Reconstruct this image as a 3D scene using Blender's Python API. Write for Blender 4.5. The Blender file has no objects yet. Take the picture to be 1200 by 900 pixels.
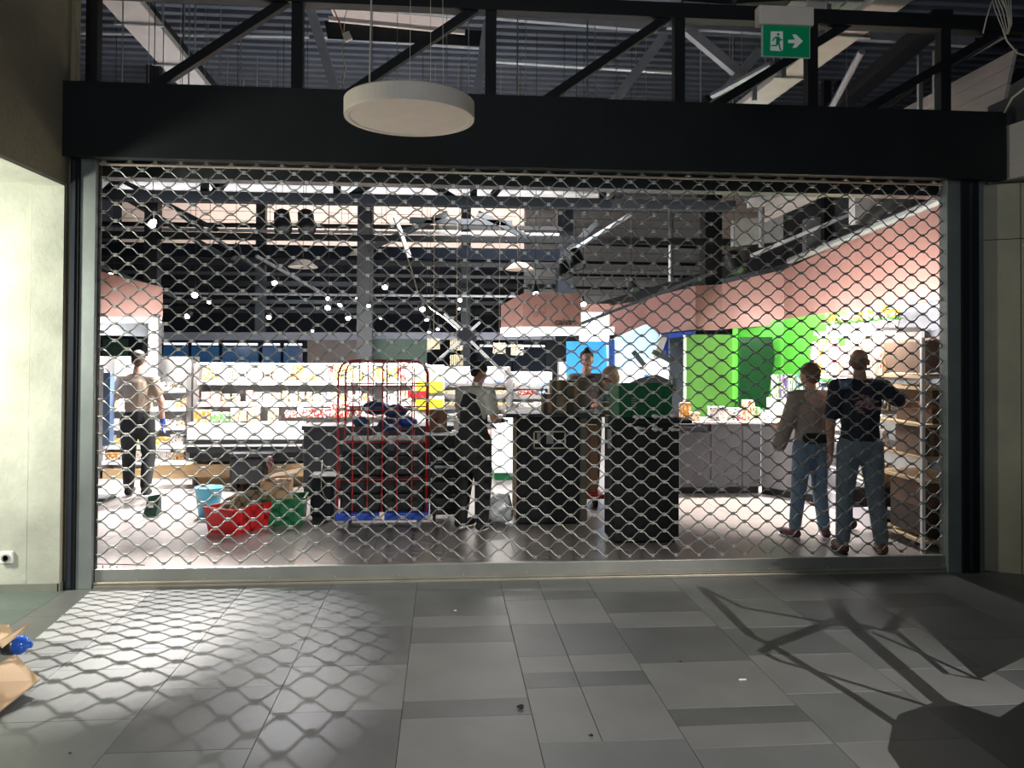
import bpy, bmesh, math, random
from mathutils import Vector, Matrix, noise
random.seed(7)
PI = math.pi; R = math.radians
SC = bpy.context.scene; COL = SC.collection
# ------------------------------------------------------------ camera
CP = dict(D=5.96369, yaw=.08451, pitch=.01414, roll=.0053, f=930.086, sy=-49.8455, h=1.7)
fwd = Vector((math.sin(CP['yaw'])*math.cos(CP['pitch']), math.cos(CP['yaw'])*math.cos(CP['pitch']), math.sin(CP['pitch'])))
rgt0 = Vector((math.cos(CP['yaw']), -math.sin(CP['yaw']), 0)); up0 = rgt0.cross(fwd)
rgt = rgt0*math.cos(CP['roll']) + up0*math.sin(CP['roll']); upv = -rgt0*math.sin(CP['roll']) + up0*math.cos(CP['roll'])
CAM = Vector((0, -CP['D'], CP['h']))
cd = bpy.data.cameras.new('camera'); co = bpy.data.objects.new('camera', cd); COL.objects.link(co)
m = Matrix((rgt, upv, -fwd)).transposed().to_4x4(); m.translation = CAM; co.matrix_world = m
cd.sensor_width = 36; cd.lens = CP['f']/1200*36; cd.shift_y = CP['sy']/1200; cd.clip_end = 200
SC.camera = co
# ------------------------------------------------------------ world, exposure
w = bpy.data.worlds.new('world'); SC.world = w; w.use_nodes = True
w.node_tree.nodes['Background'].inputs[0].default_value = (.75, .85, 1, 1)
w.node_tree.nodes['Background'].inputs[1].default_value = .02
SC.view_settings.view_transform = 'Standard'; SC.view_settings.look = 'None'
SC.view_settings.exposure = 0.15; SC.view_settings.gamma = 1; SC.view_settings.use_curve_mapping = False
# ------------------------------------------------------------ main lamps
def lamp(kind, name, loc, aim, energy, col=(1, 1, 1), **k):
    l = bpy.data.lights.new(name, kind); l.energy = energy; l.color = col
    for a, b in k.items(): setattr(l, a, b)
    o = bpy.data.objects.new(name, l); COL.objects.link(o); o.location = loc
    d = Vector(aim)-Vector(loc); o.rotation_euler = d.to_track_quat('-Z', 'Y').to_euler(); return o
WORK = Vector((6.5, -8.0, 4.6))
lamp('SPOT', 'work_light', WORK, (0.7, -2.5, 0), 3400, (1, .94, .86), spot_size=R(39), spot_blend=.65, shadow_soft_size=.02)
lamp('AREA', 'mall_fill', (-1, -9.0, 5.0), (-.5, 0, 3.2), 130, (.85, .95, 1), size=6)  # added soft fill from behind the camera for fascia and trusses
lamp('AREA', 'passage_light', (-4.3, -1.15, 2.0), (-3.4, -.1, 1.7), 100, (1, 1, .84), size=.4)
lamp('SPOT', 'aisle_spot_near', (-2.72, 2.4, 3.55), (-2.4, -.3, 0), 2500, (1, .95, .9), spot_size=R(35), spot_blend=.7, shadow_soft_size=.012)
lamp('SPOT', 'aisle_spot_far', (-1.9, 4.6, 3.6), (-1.05, -1.1, 0), 230, (.95, .95, 1), spot_size=R(14), spot_blend=.6, shadow_soft_size=.015)
lamp('SPOT', 'shop_spot_left', (-3.3, 4.9, 3.9), (-3.9, 3.1, 0), 3800, (1, .95, .95), spot_size=R(60), spot_blend=.7, shadow_soft_size=.15)
lamp('SPOT', 'shop_spot_right', (3.9, 3.9, 3.3), (3.75, 3.0, 0), 2600, (1, .9, .8), spot_size=R(58), spot_blend=.7, shadow_soft_size=.15)
lamp('AREA', 'shop_light_middle', (1.2, 7.4, 4.0), (1.2, 7.6, 0), 200, (1, .97, .95), size=2.4)
lamp('AREA', 'shop_light_back', (-2.5, 10.5, 3.6), (-2.5, 10.6, 0), 90, (.9, .95, 1), size=2.0)
lamp('AREA', 'gondola_fill', (-1.35, 3.75, 2.15), (-1.35, 4.35, 1.0), 300, (1, .97, .93), shape='RECTANGLE', size=3.5, size_y=.3)  # added fill over the gondola goods; the gondola has no canopy
lamp('AREA', 'cladding_fill', (-1.5, 14.2, 4.62), (-1.5, 14.6, 6.2), 900, (1, .88, .8), shape='RECTANGLE', size=12, size_y=.4)  # added lamp, tilted up so only the pale cladding and far deck brighten
lamp('AREA', 'duct_fill', (-1.5, 6.0, 4.1), (-1.5, 6.6, 5.4), 60, (1, .97, .95), shape='RECTANGLE', size=7, size_y=.2)  # unseen lamp added to brighten the silver duct
lamp('AREA', 'left_shelf_fill', (-4.4, 4.55, 1.95), (-4.4, 5.1, .9), 90, (1, .98, .96), shape='RECTANGLE', size=1.0, size_y=.15)  # extra fill added for the far left shelves
lamp('AREA', 'service_shelf_fill', (1.3, 5.62, 1.93), (1.3, 5.85, .5), 110, (1, .98, .95), shape='RECTANGLE', size=1.6, size_y=.2)  # added to brighten the shelves left of the cashier; no canopy there
lamp('AREA', 'wall_shelf_fill', (3.85, 2.4, 2.15), (4.85, 2.4, 1.68), 120, (1, .93, .85), shape='RECTANGLE', size=3.0, size_y=.2)  # added fill that whitens the goods on the right-wall shelf
lamp('AREA', 'green_wall_fill', (4.2, 5.0, 2.3), (5.2, 5.0, 1.9), 30, (1, 1, .95), shape='RECTANGLE', size=2.6, size_y=.2)  # unseen lamp added to brighten the green wall
lamp('AREA', 'deck_fill', (0, 4.2, 3.4), (0, 4.6, 6.2), 45, (.85, .93, 1), shape='RECTANGLE', size=8, size_y=.3)  # added from below to brighten the roof deck
lamp('AREA', 'bulkhead_light', (2.2, 4.6, 3.6), (5.2, 4.3, 2.6), 12, (1, .86, .78), size=1.2)
lamp('SPOT', 'hood_spot', (-4.3, 3.9, 3.6), (-4.9, 4.8, 2.3), 6, (1, .85, .75), spot_size=R(60), spot_blend=.8, shadow_soft_size=.05)
# ------------------------------------------------------------ pixel ray at a given real depth
def at(x, y, Y=None, z=None, X=None):
    d = rgt*((x-600)/CP['f']) - upv*((y-450-CP['sy'])/CP['f']) + fwd
    if Y is not None: t = (Y-CAM.y)/d.y
    elif z is not None: t = (z-CAM.z)/d.z
    else: t = (X-CAM.x)/d.x
    return CAM + d*t
# ------------------------------------------------------------ materials
MATS = {}
def mat(name, col, rough=.55, metal=0, noise_amt=.12, scale=8, bump=0, bscale=40, emit=None, rnd=0, alpha=1, spec=.5, coat=0, stretch=None, trans=0):
    if name in MATS: return MATS[name]
    M = bpy.data.materials.new(name); M.use_nodes = True; nt = M.node_tree; N = nt.nodes; L = nt.links
    B = N['Principled BSDF']; B.inputs['Roughness'].default_value = rough; B.inputs['Metallic'].default_value = metal
    B.inputs['Specular IOR Level'].default_value = spec; B.inputs['Coat Weight'].default_value = coat
    B.inputs['Transmission Weight'].default_value = trans
    tc = N.new('ShaderNodeTexCoord'); src = tc.outputs['Object']
    if stretch:
        mp = N.new('ShaderNodeMapping'); mp.inputs['Scale'].default_value = stretch; L.new(src, mp.inputs[0]); src = mp.outputs[0]
    nz = N.new('ShaderNodeTexNoise'); nz.inputs['Scale'].default_value = scale; nz.inputs['Detail'].default_value = 5; L.new(src, nz.inputs['Vector'])
    cr = N.new('ShaderNodeMapRange'); cr.inputs[1].default_value = .25; cr.inputs[2].default_value = .75
    cr.inputs[3].default_value = 1-noise_amt; cr.inputs[4].default_value = 1+noise_amt; L.new(nz.outputs[0], cr.inputs[0])
    vm = N.new('ShaderNodeVectorMath'); vm.operation = 'SCALE'; vm.inputs[0].default_value = col[:3]; L.new(cr.outputs[0], vm.inputs['Scale'])
    out = vm.outputs[0]
    if rnd:
        oi = N.new('ShaderNodeObjectInfo'); mr = N.new('ShaderNodeMapRange'); mr.inputs[3].default_value = 1-rnd; mr.inputs[4].default_value = 1+rnd
        L.new(oi.outputs['Random'], mr.inputs[0]); v2 = N.new('ShaderNodeVectorMath'); v2.operation = 'SCALE'; L.new(out, v2.inputs[0]); L.new(mr.outputs[0], v2.inputs['Scale']); out = v2.outputs[0]
    L.new(out, B.inputs['Base Color'])
    if bump:
        n2 = N.new('ShaderNodeTexNoise'); n2.inputs['Scale'].default_value = bscale; n2.inputs['Detail'].default_value = 6; L.new(src, n2.inputs['Vector'])
        bp = N.new('ShaderNodeBump'); bp.inputs['Strength'].default_value = bump; bp.inputs['Distance'].default_value = .01; L.new(n2.outputs[0], bp.inputs['Height']); L.new(bp.outputs[0], B.inputs['Normal'])
    if emit:
        B.inputs['Emission Color'].default_value = (*emit[0], 1); B.inputs['Emission Strength'].default_value = emit[1]
    if alpha < 1: B.inputs['Alpha'].default_value = alpha
    MATS[name] = M; return M
def concrete(name, c1, c2, scale=1.3):
    M = mat(name, c1, .85, 0, .1, 3, .35, 30); nt = M.node_tree; N = nt.nodes; L = nt.links
    tc = [n for n in N if n.type == 'TEX_COORD'][0]; B = N['Principled BSDF']; old = B.inputs['Base Color'].links[0].from_socket
    big = N.new('ShaderNodeTexNoise'); big.inputs['Scale'].default_value = scale; big.inputs['Detail'].default_value = 8; big.inputs['Roughness'].default_value = .65; L.new(tc.outputs['Object'], big.inputs['Vector'])
    rp = N.new('ShaderNodeMapRange'); rp.inputs[1].default_value = .35; rp.inputs[2].default_value = .68; L.new(big.outputs[0], rp.inputs[0])
    mx = N.new('ShaderNodeMix'); mx.data_type = 'RGBA'; mx.inputs[7].default_value = (*c2, 1); L.new(rp.outputs[0], mx.inputs[0]); L.new(old, mx.inputs[6])
    vo = N.new('ShaderNodeTexVoronoi'); vo.inputs['Scale'].default_value = 7; L.new(tc.outputs['Object'], vo.inputs['Vector'])
    lt = N.new('ShaderNodeMapRange'); lt.inputs[1].default_value = .02; lt.inputs[2].default_value = .06; lt.inputs[3].default_value = .55; lt.inputs[4].default_value = 1; L.new(vo.outputs['Distance'], lt.inputs[0])
    sc = N.new('ShaderNodeVectorMath'); sc.operation = 'SCALE'; L.new(mx.outputs[2], sc.inputs[0]); L.new(lt.outputs[0], sc.inputs['Scale'])
    L.new(sc.outputs[0], B.inputs['Base Color']); return M
BLACK = mat('black_paint', (.010, .0125, .014), .6, 0, .2, 3, .1, 20, spec=.25)
BLACKM = mat('black_steel', (.012, .013, .015), .55, 0, spec=.25)
DKGREY = mat('dark_grey_metal', (.055, .062, .07), .5, .3)
GALV = mat('galvanised_steel', (.42, .45, .46), .42, .75, .18, 6, .1, 25)
RAILM = mat('guide_rail_metal', (.26, .29, .29), .5, .55, .3, 2.2, .12, 20)
CHROME = mat('wire_steel', (.3, .31, .3), .38, .85, .1)
CLIPM = mat('clip_steel', (.55, .55, .53), .38, .8, .1)
TRAYM = mat('pale_tray_steel', (.55, .52, .51), .5, .3, .08, 5)
CREAM = mat('cream_plastic', (.85, .74, .65), .5, 0, .04)
WHITEP = mat('white_plastic', (.8, .8, .78), .45, 0, .04)
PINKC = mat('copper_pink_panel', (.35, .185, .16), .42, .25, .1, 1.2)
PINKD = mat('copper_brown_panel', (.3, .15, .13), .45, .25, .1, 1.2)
BEIGEP = mat('beige_panel', (.5, .45, .42), .6, 0, .06, 2, 0, 1, stretch=(1, 1, 14))
WHITELIT = mat('glow_white_panel', (.8, .8, .8), .5, emit=((1, .97, .94), 1.6))  # self-glow: lit lower edges, and brightness put into plain white panels
GREENP = mat('green_wall_panel', (.12, .55, .06), .35, 0, .1, 2)
GREENL = mat('pale_green_door', (.2, .48, .1), .35, 0, .08, 2)
GREENG = mat('dark_green_glass', (.01, .05, .03), .12, 0, .1, 2, coat=.5)
GREYP = mat('grey_counter_panel', (.1, .1, .115), .5, 0, .06, 3)
GREYBL = mat('grey_blue_panel', (.17, .18, .22), .5, 0, .06, 3)
WOOD = mat('pale_oak', (.5, .34, .17), .5, 0, .15, 6, .05, 30, stretch=(1, 8, 8))
CARD = mat('cardboard', (.4, .27, .16), .8, 0, .1, 5, .05, 30)
CARDD = mat('olive_cardboard', (.13, .11, .065), .8, 0, .1, 5)
CARDB = mat('brown_carton', (.16, .1, .07), .8, 0, .12, 5)
REDP = mat('red_plastic', (.55, .015, .02), .38, 0, .08)
REDM = mat('red_painted_tube', (.42, .015, .015), .4, .1, .08)
BLUEP = mat('blue_plastic', (.02, .07, .4), .4, 0, .08)
SKYB = mat('turquoise_plastic', (.1, .45, .62), .4, 0, .06)
GREENC = mat('green_crate_plastic', (.008, .14, .05), .42, 0, .08)
BLKP = mat('black_plastic', (.012, .013, .016), .5, 0, .15)
SLATE = mat('slate_fabric', (.03, .035, .045), .8, 0, .2, 12)
LAMPE = mat('lamp_lens_lit', (1, 1, 1), .4, emit=((1, .95, .9), 22))
STRIPE = mat('shelf_strip_lit', (1, 1, 1), .4, emit=((1, .97, .93), 9))
SHELFW = mat('white_shelf_enamel', (.75, .74, .74), .4, 0, .04)
SHELFG = mat('grey_shelf_steel', (.2, .19, .19), .5, .2, .08)
BLUEGL = mat('blue_freezer_glass', (.015, .05, .12), .1, 0, .5, 3, coat=.6, emit=((.1, .35, .8), .06))
NAVY = mat('navy_dark_wall', (.008, .011, .018), .8, 0, .3, 1, spec=.1)
CLAD = mat('pale_cladding', (.5, .44, .41), .5, .1, .06, 3)
CLADW = mat('white_cladding', (.56, .55, .54), .5, .1, .06, 3)
DECK = mat('blue_grey_roof_deck', (.12, .138, .175), .45, .4, .12, 3)
CABLEW = mat('pale_cable_sheath', (.6, .55, .45), .6)
CABLEO = mat('orange_cable_sheath', (.7, .16, .05), .6)
RUBBER = mat('black_rubber', (.015, .015, .015), .8)
INK = mat('black_lettering', (.02, .012, .012), .6)
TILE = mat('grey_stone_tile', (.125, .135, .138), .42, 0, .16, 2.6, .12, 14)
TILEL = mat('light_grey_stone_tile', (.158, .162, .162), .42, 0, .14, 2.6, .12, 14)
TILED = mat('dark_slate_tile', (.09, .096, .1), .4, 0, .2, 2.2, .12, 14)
TILEG = mat('passage_green_grey_tile', (.13, .16, .15), .45, 0, .12, 3)
STILE = mat('shop_beige_tile', (.24, .215, .21), .28, 0, .12, 3, .03, 10, rnd=.1, stretch=(1, 5, 1))
GROUT = mat('dark_grout', (.04, .043, .045), .8)
CONC = concrete('brown_concrete', (.36, .31, .22), (.27, .23, .16))
CONCL = concrete('pale_concrete', (.52, .53, .46), (.33, .34, .29))
CONCR = concrete('beige_concrete', (.46, .43, .32), (.36, .34, .26))
# ------------------------------------------------------------ mesh collector
class MB:
    def __init__(s): s.v = []; s.f = []
    def add(s, v, f):
        n = len(s.v); s.v += [Vector(p) for p in v]; s.f += [[i+n for i in q] for q in f]; return s
    def hexa(s, p): return s.add(p, [(0, 3, 2, 1), (4, 5, 6, 7), (0, 1, 5, 4), (1, 2, 6, 5), (2, 3, 7, 6), (3, 0, 4, 7)])
    def box(s, a, b, rz=0, piv=None):
        p = [(x, y, z) for z in (a[2], b[2]) for x, y in ((a[0], a[1]), (b[0], a[1]), (b[0], b[1]), (a[0], b[1]))]
        if rz:
            pv = Vector(piv or ((a[0]+b[0])/2, (a[1]+b[1])/2, 0)); rm = Matrix.Rotation(rz, 3, 'Z')
            p = [pv+rm@(Vector(q)-pv) for q in p]
        return s.hexa(p)
    def bevbox(s, a, b, r=.01):
        # box with chamfered vertical and horizontal edges
        bm = bmesh.new(); bmesh.ops.create_cube(bm, size=1)
        for v in bm.verts: v.co = Vector([(a[i]+b[i])/2+v.co[i]*abs(b[i]-a[i]) for i in range(3)])
        bmesh.ops.bevel(bm, geom=bm.edges[:], offset=min(r, min(abs(b[i]-a[i]) for i in range(3))*.45), segments=2, affect='EDGES', profile=.5)
        bm.verts.index_update(); s.add([v.co.copy() for v in bm.verts], [[v.index for v in f.verts] for f in bm.faces]); bm.free(); return s
    def tube(s, pts, r, n=6, rr=None, cap=True, flat=1):
        pts = [Vector(p) for p in pts]; k = len(pts); base = len(s.v); prev = None
        for i, p in enumerate(pts):
            t = (pts[min(i+1, k-1)]-pts[max(i-1, 0)])
            t = t.normalized() if t.length > 1e-9 else Vector((0, 0, 1))
            if prev is None: a = t.orthogonal().normalized() if abs(t.z) > .9 else t.cross(Vector((0, 0, 1))).normalized()
            else: a = (prev-t*prev.dot(t)).normalized()
            prev = a; b = t.cross(a); q = rr[i] if rr else r
            for j in range(n):
                g = 2*PI*(j+.5)/n; s.v.append(p+(a*math.cos(g)*flat+b*math.sin(g))*q)
        for i in range(k-1):
            for j in range(n):
                x = base+i*n+j; y = base+i*n+(j+1) % n; s.f.append([x, y, y+n, x+n])
        if cap: s.f.append([base+j for j in range(n)][::-1]); s.f.append([base+(k-1)*n+j for j in range(n)])
        return s
    def bar(s, a, b, w, h, up=(0, 0, 1)):
        a, b = Vector(a), Vector(b); t = (b-a).normalized(); u = Vector(up)
        if abs(t.dot(u)) > .98: u = Vector((0, 1, 0))
        x = t.cross(u).normalized(); y = x.cross(t)
        q = [(-w/2, -h/2), (w/2, -h/2), (w/2, h/2), (-w/2, h/2)]
        return s.hexa([a+x*i+y*j for i, j in q]+[b+x*i+y*j for i, j in q])
    def lathe(s, prof, c=(0, 0, 0), n=16, ax='Z', sx=1, sy=1):
        base = len(s.v); k = len(prof); c = Vector(c)
        for r, z in prof:
            for j in range(n):
                g = 2*PI*j/n; x, y = r*math.cos(g)*sx, r*math.sin(g)*sy
                s.v.append(c+Vector({'Z': (x, y, z), 'Y': (x, z, y), 'X': (z, x, y)}[ax]))
        for i in range(k-1):
            for j in range(n):
                x = base+i*n+j; y = base+i*n+(j+1) % n; s.f.append([x, y, y+n, x+n])
        s.f.append([base+j for j in range(n)][::-1]); s.f.append([base+(k-1)*n+j for j in range(n)]); return s
    def ball(s, c, r, n=12, m=8, sx=1, sy=1, sz=1, rot=None):
        pr = [(max(r*math.sin(PI*i/m), r*.02), -r*math.cos(PI*i/m)) for i in range(m+1)]
        t = MB(); t.lathe(pr, (0, 0, 0), n)
        for v in t.v:
            q = Vector((v.x*sx, v.y*sy, v.z*sz)); q = rot@q if rot else q; v[:] = q+Vector(c)
        return s.add(t.v, t.f)
    def poly(s, pts, d):
        # extruded flat polygon by vector d
        n = len(pts); P = [Vector(p) for p in pts]; d = Vector(d); b = len(s.v); s.v += P+[p+d for p in P]
        s.f.append([b+i for i in range(n)][::-1]); s.f.append([b+n+i for i in range(n)])
        for i in range(n): s.f.append([b+i, b+(i+1) % n, b+n+(i+1) % n, b+n+i])
        return s
    def mesh(s, name, m, smooth=False):
        me = bpy.data.meshes.new(name); me.from_pydata([tuple(v) for v in s.v], [], s.f)
        bm = bmesh.new(); bm.from_mesh(me); bmesh.ops.recalc_face_normals(bm, faces=bm.faces[:]); bm.to_mesh(me); bm.free()
        if smooth: me.shade_smooth()
        me.materials.append(m); return me
    def build(s, name, m, parent=None, smooth=False, origin=None):
        # origin: object origin in world (top-level) -> geometry is stored relative to it
        if origin is not None:
            o_ = Vector(origin)
            for v in s.v: v -= o_
        elif parent is not None:
            o_ = wloc(parent)
            for v in s.v: v -= o_
        me = s.mesh(name, m, smooth); o = bpy.data.objects.new(name, me); COL.objects.link(o)
        if origin is not None: o.location = Vector(origin) - (wloc(parent) if parent else Vector())
        if parent: o.parent = parent
        return o
def wloc(o):
    p = Vector(o.location)
    while o.parent: o = o.parent; p += Vector(o.location)
    return p
def tag(o, label=None, cat=None, group=None, kind=None):
    if label: o['label'] = label
    if cat: o['category'] = cat
    if group: o['group'] = group
    if kind: o['kind'] = kind
    return o
def thing(name, label, cat, loc=(0, 0, 0), group=None):
    o = bpy.data.objects.new(name, None); COL.objects.link(o); o.location = loc; o.empty_display_size = .1
    return tag(o, label, cat, group)
def struct(mb, name, m, **k):
    o = mb.build(name, m, **k); o['kind'] = 'structure'; return o
def sroot(name, loc=(0, 0, 0)):
    o = bpy.data.objects.new(name, None); COL.objects.link(o); o.location = loc; o['kind'] = 'structure'; return o
def copy_tree(o, parent=None):
    c = o.copy(); COL.objects.link(c); c.parent = parent
    for ch in o.children: copy_tree(ch, c)
    return c
# ============================================================ FLOORS
fl = sroot('floor')
MB().box((-9, -9, -.08), (9, -.02, -.012)).build('grout_bed', GROUT, fl)
XC = [-3.9, -3.28, -2.66, -2.04, -1.42, -.81, -.19, .42, 1.07, 1.71, 2.33, 2.95, 3.57, 4.19, 4.8]
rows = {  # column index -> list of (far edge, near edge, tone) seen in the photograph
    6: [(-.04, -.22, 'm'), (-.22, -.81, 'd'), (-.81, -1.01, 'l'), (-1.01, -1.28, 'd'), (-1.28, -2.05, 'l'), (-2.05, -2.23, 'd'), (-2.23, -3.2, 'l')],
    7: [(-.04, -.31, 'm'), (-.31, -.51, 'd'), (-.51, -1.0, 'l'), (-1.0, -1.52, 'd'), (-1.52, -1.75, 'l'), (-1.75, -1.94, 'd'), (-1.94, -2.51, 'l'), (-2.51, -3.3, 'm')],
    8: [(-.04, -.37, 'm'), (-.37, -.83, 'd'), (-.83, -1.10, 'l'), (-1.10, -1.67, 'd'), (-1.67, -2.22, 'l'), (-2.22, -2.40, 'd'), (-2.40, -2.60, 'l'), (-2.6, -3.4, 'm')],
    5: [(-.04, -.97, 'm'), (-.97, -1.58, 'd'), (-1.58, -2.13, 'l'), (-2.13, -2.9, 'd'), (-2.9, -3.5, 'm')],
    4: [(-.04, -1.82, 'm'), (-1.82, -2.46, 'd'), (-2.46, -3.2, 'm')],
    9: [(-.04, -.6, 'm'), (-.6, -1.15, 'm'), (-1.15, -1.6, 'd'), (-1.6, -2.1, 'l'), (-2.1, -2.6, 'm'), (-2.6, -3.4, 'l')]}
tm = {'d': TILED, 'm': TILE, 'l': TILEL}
tmesh = {}
def tile(x0, x1, y0, y1, m, parent, name='tile', g=.0013, z=0.0):
    key = (round(x1-x0, 3), round(y0-y1, 3), m.name)
    w_, d_ = (x1-x0)/2-g, (y0-y1)/2-g
    if key not in tmesh:
        b = MB(); b.bevbox((-w_, -d_, -.02), (w_, d_, 0), .0012); tmesh[key] = b.mesh(name, m)
    o = bpy.data.objects.new(name, tmesh[key]); COL.objects.link(o); o.parent = parent
    o.location = ((x0+x1)/2, (y0+y1)/2, z+random.uniform(-.0005, .0005)); return o
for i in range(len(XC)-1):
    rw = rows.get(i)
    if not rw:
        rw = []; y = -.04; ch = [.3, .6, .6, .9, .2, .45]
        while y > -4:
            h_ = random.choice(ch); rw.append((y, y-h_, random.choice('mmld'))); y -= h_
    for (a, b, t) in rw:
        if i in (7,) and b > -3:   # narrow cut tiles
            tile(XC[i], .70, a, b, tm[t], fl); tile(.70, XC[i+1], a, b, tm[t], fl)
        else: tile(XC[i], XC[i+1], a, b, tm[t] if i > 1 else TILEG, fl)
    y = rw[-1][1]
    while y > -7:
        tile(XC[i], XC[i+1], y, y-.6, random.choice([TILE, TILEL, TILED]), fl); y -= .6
# passage floor to the far left
for k in range(6):
    for j in range(5): tile(-3.9-.62*(k+1), -3.9-.62*k, -.04-.9*j, -.04-.9*(j+1), TILEG, fl)
sf = tag(sroot('floor'), kind='structure')
MB().box((-9, -.02, -.08), (9, 18, -.012)).build('grout_bed', GROUT, sf)
for i in range(24):
    x0 = -6.6+.6*i
    off = (i % 3)*.4; y = 0.02-off
    while y < 9:
        a = max(y, .02); b = y+1.2
        if b-a > .05: tile(x0, x0+.6, b, a, STILE, sf, 'shop_floor_tile', .0015)
        y += 1.2
b = MB(); b.box((-9, 9, -.012), (9, 18, 0)); b.build('plain_floor_area', STILE, sf)
# ============================================================ LEFT CONCRETE
XLW = -2.70
wl = sroot('wall_left')
b = MB(); b.box((XLW-.22, -7, 2.89), (XLW, -.06, 7)); b.build('upper_wall', CONC, wl)
b = MB(); b.box((XLW-.22, -.06, 0), (XLW, .06, 7)); b.box((XLW, -.02, 0), (XLW+.03, .06, 7)); b.build('wall_end', CONC, wl)
b = MB(); b.box((XLW-.222, -.085, 0), (XLW-.003, -.06, 2.89)); b.build('jamb_lining', CONCL, wl)
b = MB(); b.box((XLW-.22, -3.2, 2.87), (XLW-.004, -.06, 2.892)); b.build('soffit', CONCL, wl)
b = MB(); b.box((-7, -.075, 0), (XLW-.228, .1, 2.892)); b.build('passage_wall', CONCL, wl)
b = MB(); b.box((-7, -3.4, 2.89), (XLW-.22, .1, 3.0)); b.build('passage_ceiling', CONCL, wl)
sk = MB(); sk.box((-7, -.098, 0), (XLW-.001, -.085, .055)); sk.box((XLW-.01, -.098, 0), (XLW+.008, -.02, .055)); struct(sk, 'baseboard_left', mat('olive_grey_skirting', (.2, .21, .18), .5))
so = thing('wall_socket', 'white single power socket low on the pale concrete wall at left', 'socket', (-3.03, -.09, .26))
p = at(8, 653, Y=-.09); so.location = p
b = MB(); b.bevbox(p+Vector((-.042, -.012, -.042)), p+Vector((.042, .013, .042)), .006); b.build('cover_plate', WHITEP, so)
b = MB(); b.lathe([(.02, 0), (.021, .004), (.029, .006), (.03, 0)], p+Vector((0, -.02, 0)), 20, 'Y'); b.build('socket_well', mat('socket_grey', (.35, .35, .34), .5), so, True)
b = MB(); b.lathe([(.003, 0), (.003, .006)], p+Vector((-.009, -.022, 0)), 8, 'Y'); b.lathe([(.003, 0), (.003, .006)], p+Vector((.009, -.022, 0)), 8, 'Y'); b.build('contact_holes', BLACK, so)
# ============================================================ RIGHT CONCRETE
wr = sroot('wall_right')
a0 = Vector((4.235, .0, 0)); a1 = Vector((4.9, -.35, 0)); dr = (a1-a0).normalized(); nr = Vector((dr.y, -dr.x, 0))
if nr.y > 0: nr = -nr
def rpanel(s0, s1, z0, z1):
    q = [a0+dr*s0, a0+dr*s1]; b = MB()
    b.hexa([q[0]+Vector((0, 0, z0)), q[1]+Vector((0, 0, z0)), q[1]-nr*.12+Vector((0, 0, z0)), q[0]-nr*.12+Vector((0, 0, z0)),
            q[0]+Vector((0, 0, z1)), q[1]+Vector((0, 0, z1)), q[1]-nr*.12+Vector((0, 0, z1)), q[0]-nr*.12+Vector((0, 0, z1))]); return b
for s0, s1 in ((0, .275), (.281, .9), (.906, 1.8), (1.806, 2.6)):
    for z0, z1 in ((.0, 2.61), (2.616, 3.05)):
        rpanel(s0, s1, z0, z1).build('concrete_panel', CONCR, wr)
q = [a0-nr*.13, a0+dr*2.6-nr*.13]
b = MB(); b.hexa([q[0], q[1], q[1]-nr*.1, q[0]-nr*.1]+[v+Vector((0, 0, 3.05)) for v in (q[0], q[1], q[1]-nr*.1, q[0]-nr*.1)]); b.build('wall_core', GROUT, wr)
# pale bulkhead panel along the mall, right of the fascia
tr = sroot('trim_1')
b = MB(); b.hexa([Vector((4.37, -.02, 3.075)), Vector((4.62, -1.6, 3.075)), Vector((4.9, -1.6, 3.075)), Vector((4.9, -.02, 3.075)),
                 Vector((4.37, -.02, 3.5)), Vector((4.62, -1.6, 3.5)), Vector((4.9, -1.6, 3.5)), Vector((4.9, -.02, 3.5))]); b.build('bulkhead_panel', BEIGEP, tr)
b = MB(); b.box((4.45, -1.6, 3.5), (4.9, .2, 3.75)); b.build('dark_cap', DKGREY, tr)
# ============================================================ SHUTTER: fascia, guides, posts, bottom bar, grille
fa = thing('shutter_fascia', 'long matt black fascia box above the roller grille', 'fascia', (XLW, -.12, 3.07))
b = MB(); b.box((XLW, -.135, 3.072), (1.2, -.115, 3.607)); b.build('front_panel', BLACK, fa)
b = MB(); b.box((1.2025, -.135, 3.072), (4.363, -.115, 3.6)); b.build('front_panel', BLACK, fa)
b = MB(); b.box((XLW+.03, -.115, 3.58), (4.36, .12, 3.6)); b.box((XLW+.03, -.115, 3.072), (4.36, -.045, 3.09)); b.box((4.34, -.115, 3.09), (4.363, .12, 3.58)); b.build('return_panel', BLACK, fa)
for nm, x0, x1, lb in (('left', -2.605, -2.497, 'galvanised left guide rail of the roller grille'), ('right', 3.922, 4.035, 'galvanised right guide rail of the roller grille')):
    g = tag(MB().bevbox((x0, -.06, 0), (x1, .045, 3.075), .004).build('guide_rail', RAILM, origin=(x0, 0, 0)), lb, 'guide rail')
    s = 1 if nm == 'left' else -1; xe = x1 if nm == 'left' else x0
    b = MB(); b.box((xe-.004*s-.003, -.02, .02), (xe-.004*s+.006*s+.003, .02, 3.05)); b.build('brush_slot', BLACK, g)
for x0, x1, lb in ((-2.668, -2.608, 'black steel post beside the left guide rail'), (4.035, 4.175, 'black steel post beside the right guide rail')):
    ps = tag(MB().box((x0, -.075, 0), (x1, .06, 3.07)).build('steel_post', BLACKM, origin=(x0, 0, 0)), lb, 'post')
    b = MB(); b.bar(((x0+x1)/2, -.079, .02), ((x0+x1)/2, -.079, 3.05), .02, .012); b.build('front_seam', mat('blue_black_steel', (.04, .05, .075), .3, .5), ps)
tag(MB().bevbox((4.178, -.05, 0), (4.232, .05, 3.07), .004).build('steel_angle', RAILM, origin=(4.2, 0, 0)), 'narrow grey steel strip between black post and beige concrete', 'trim strip')
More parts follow.
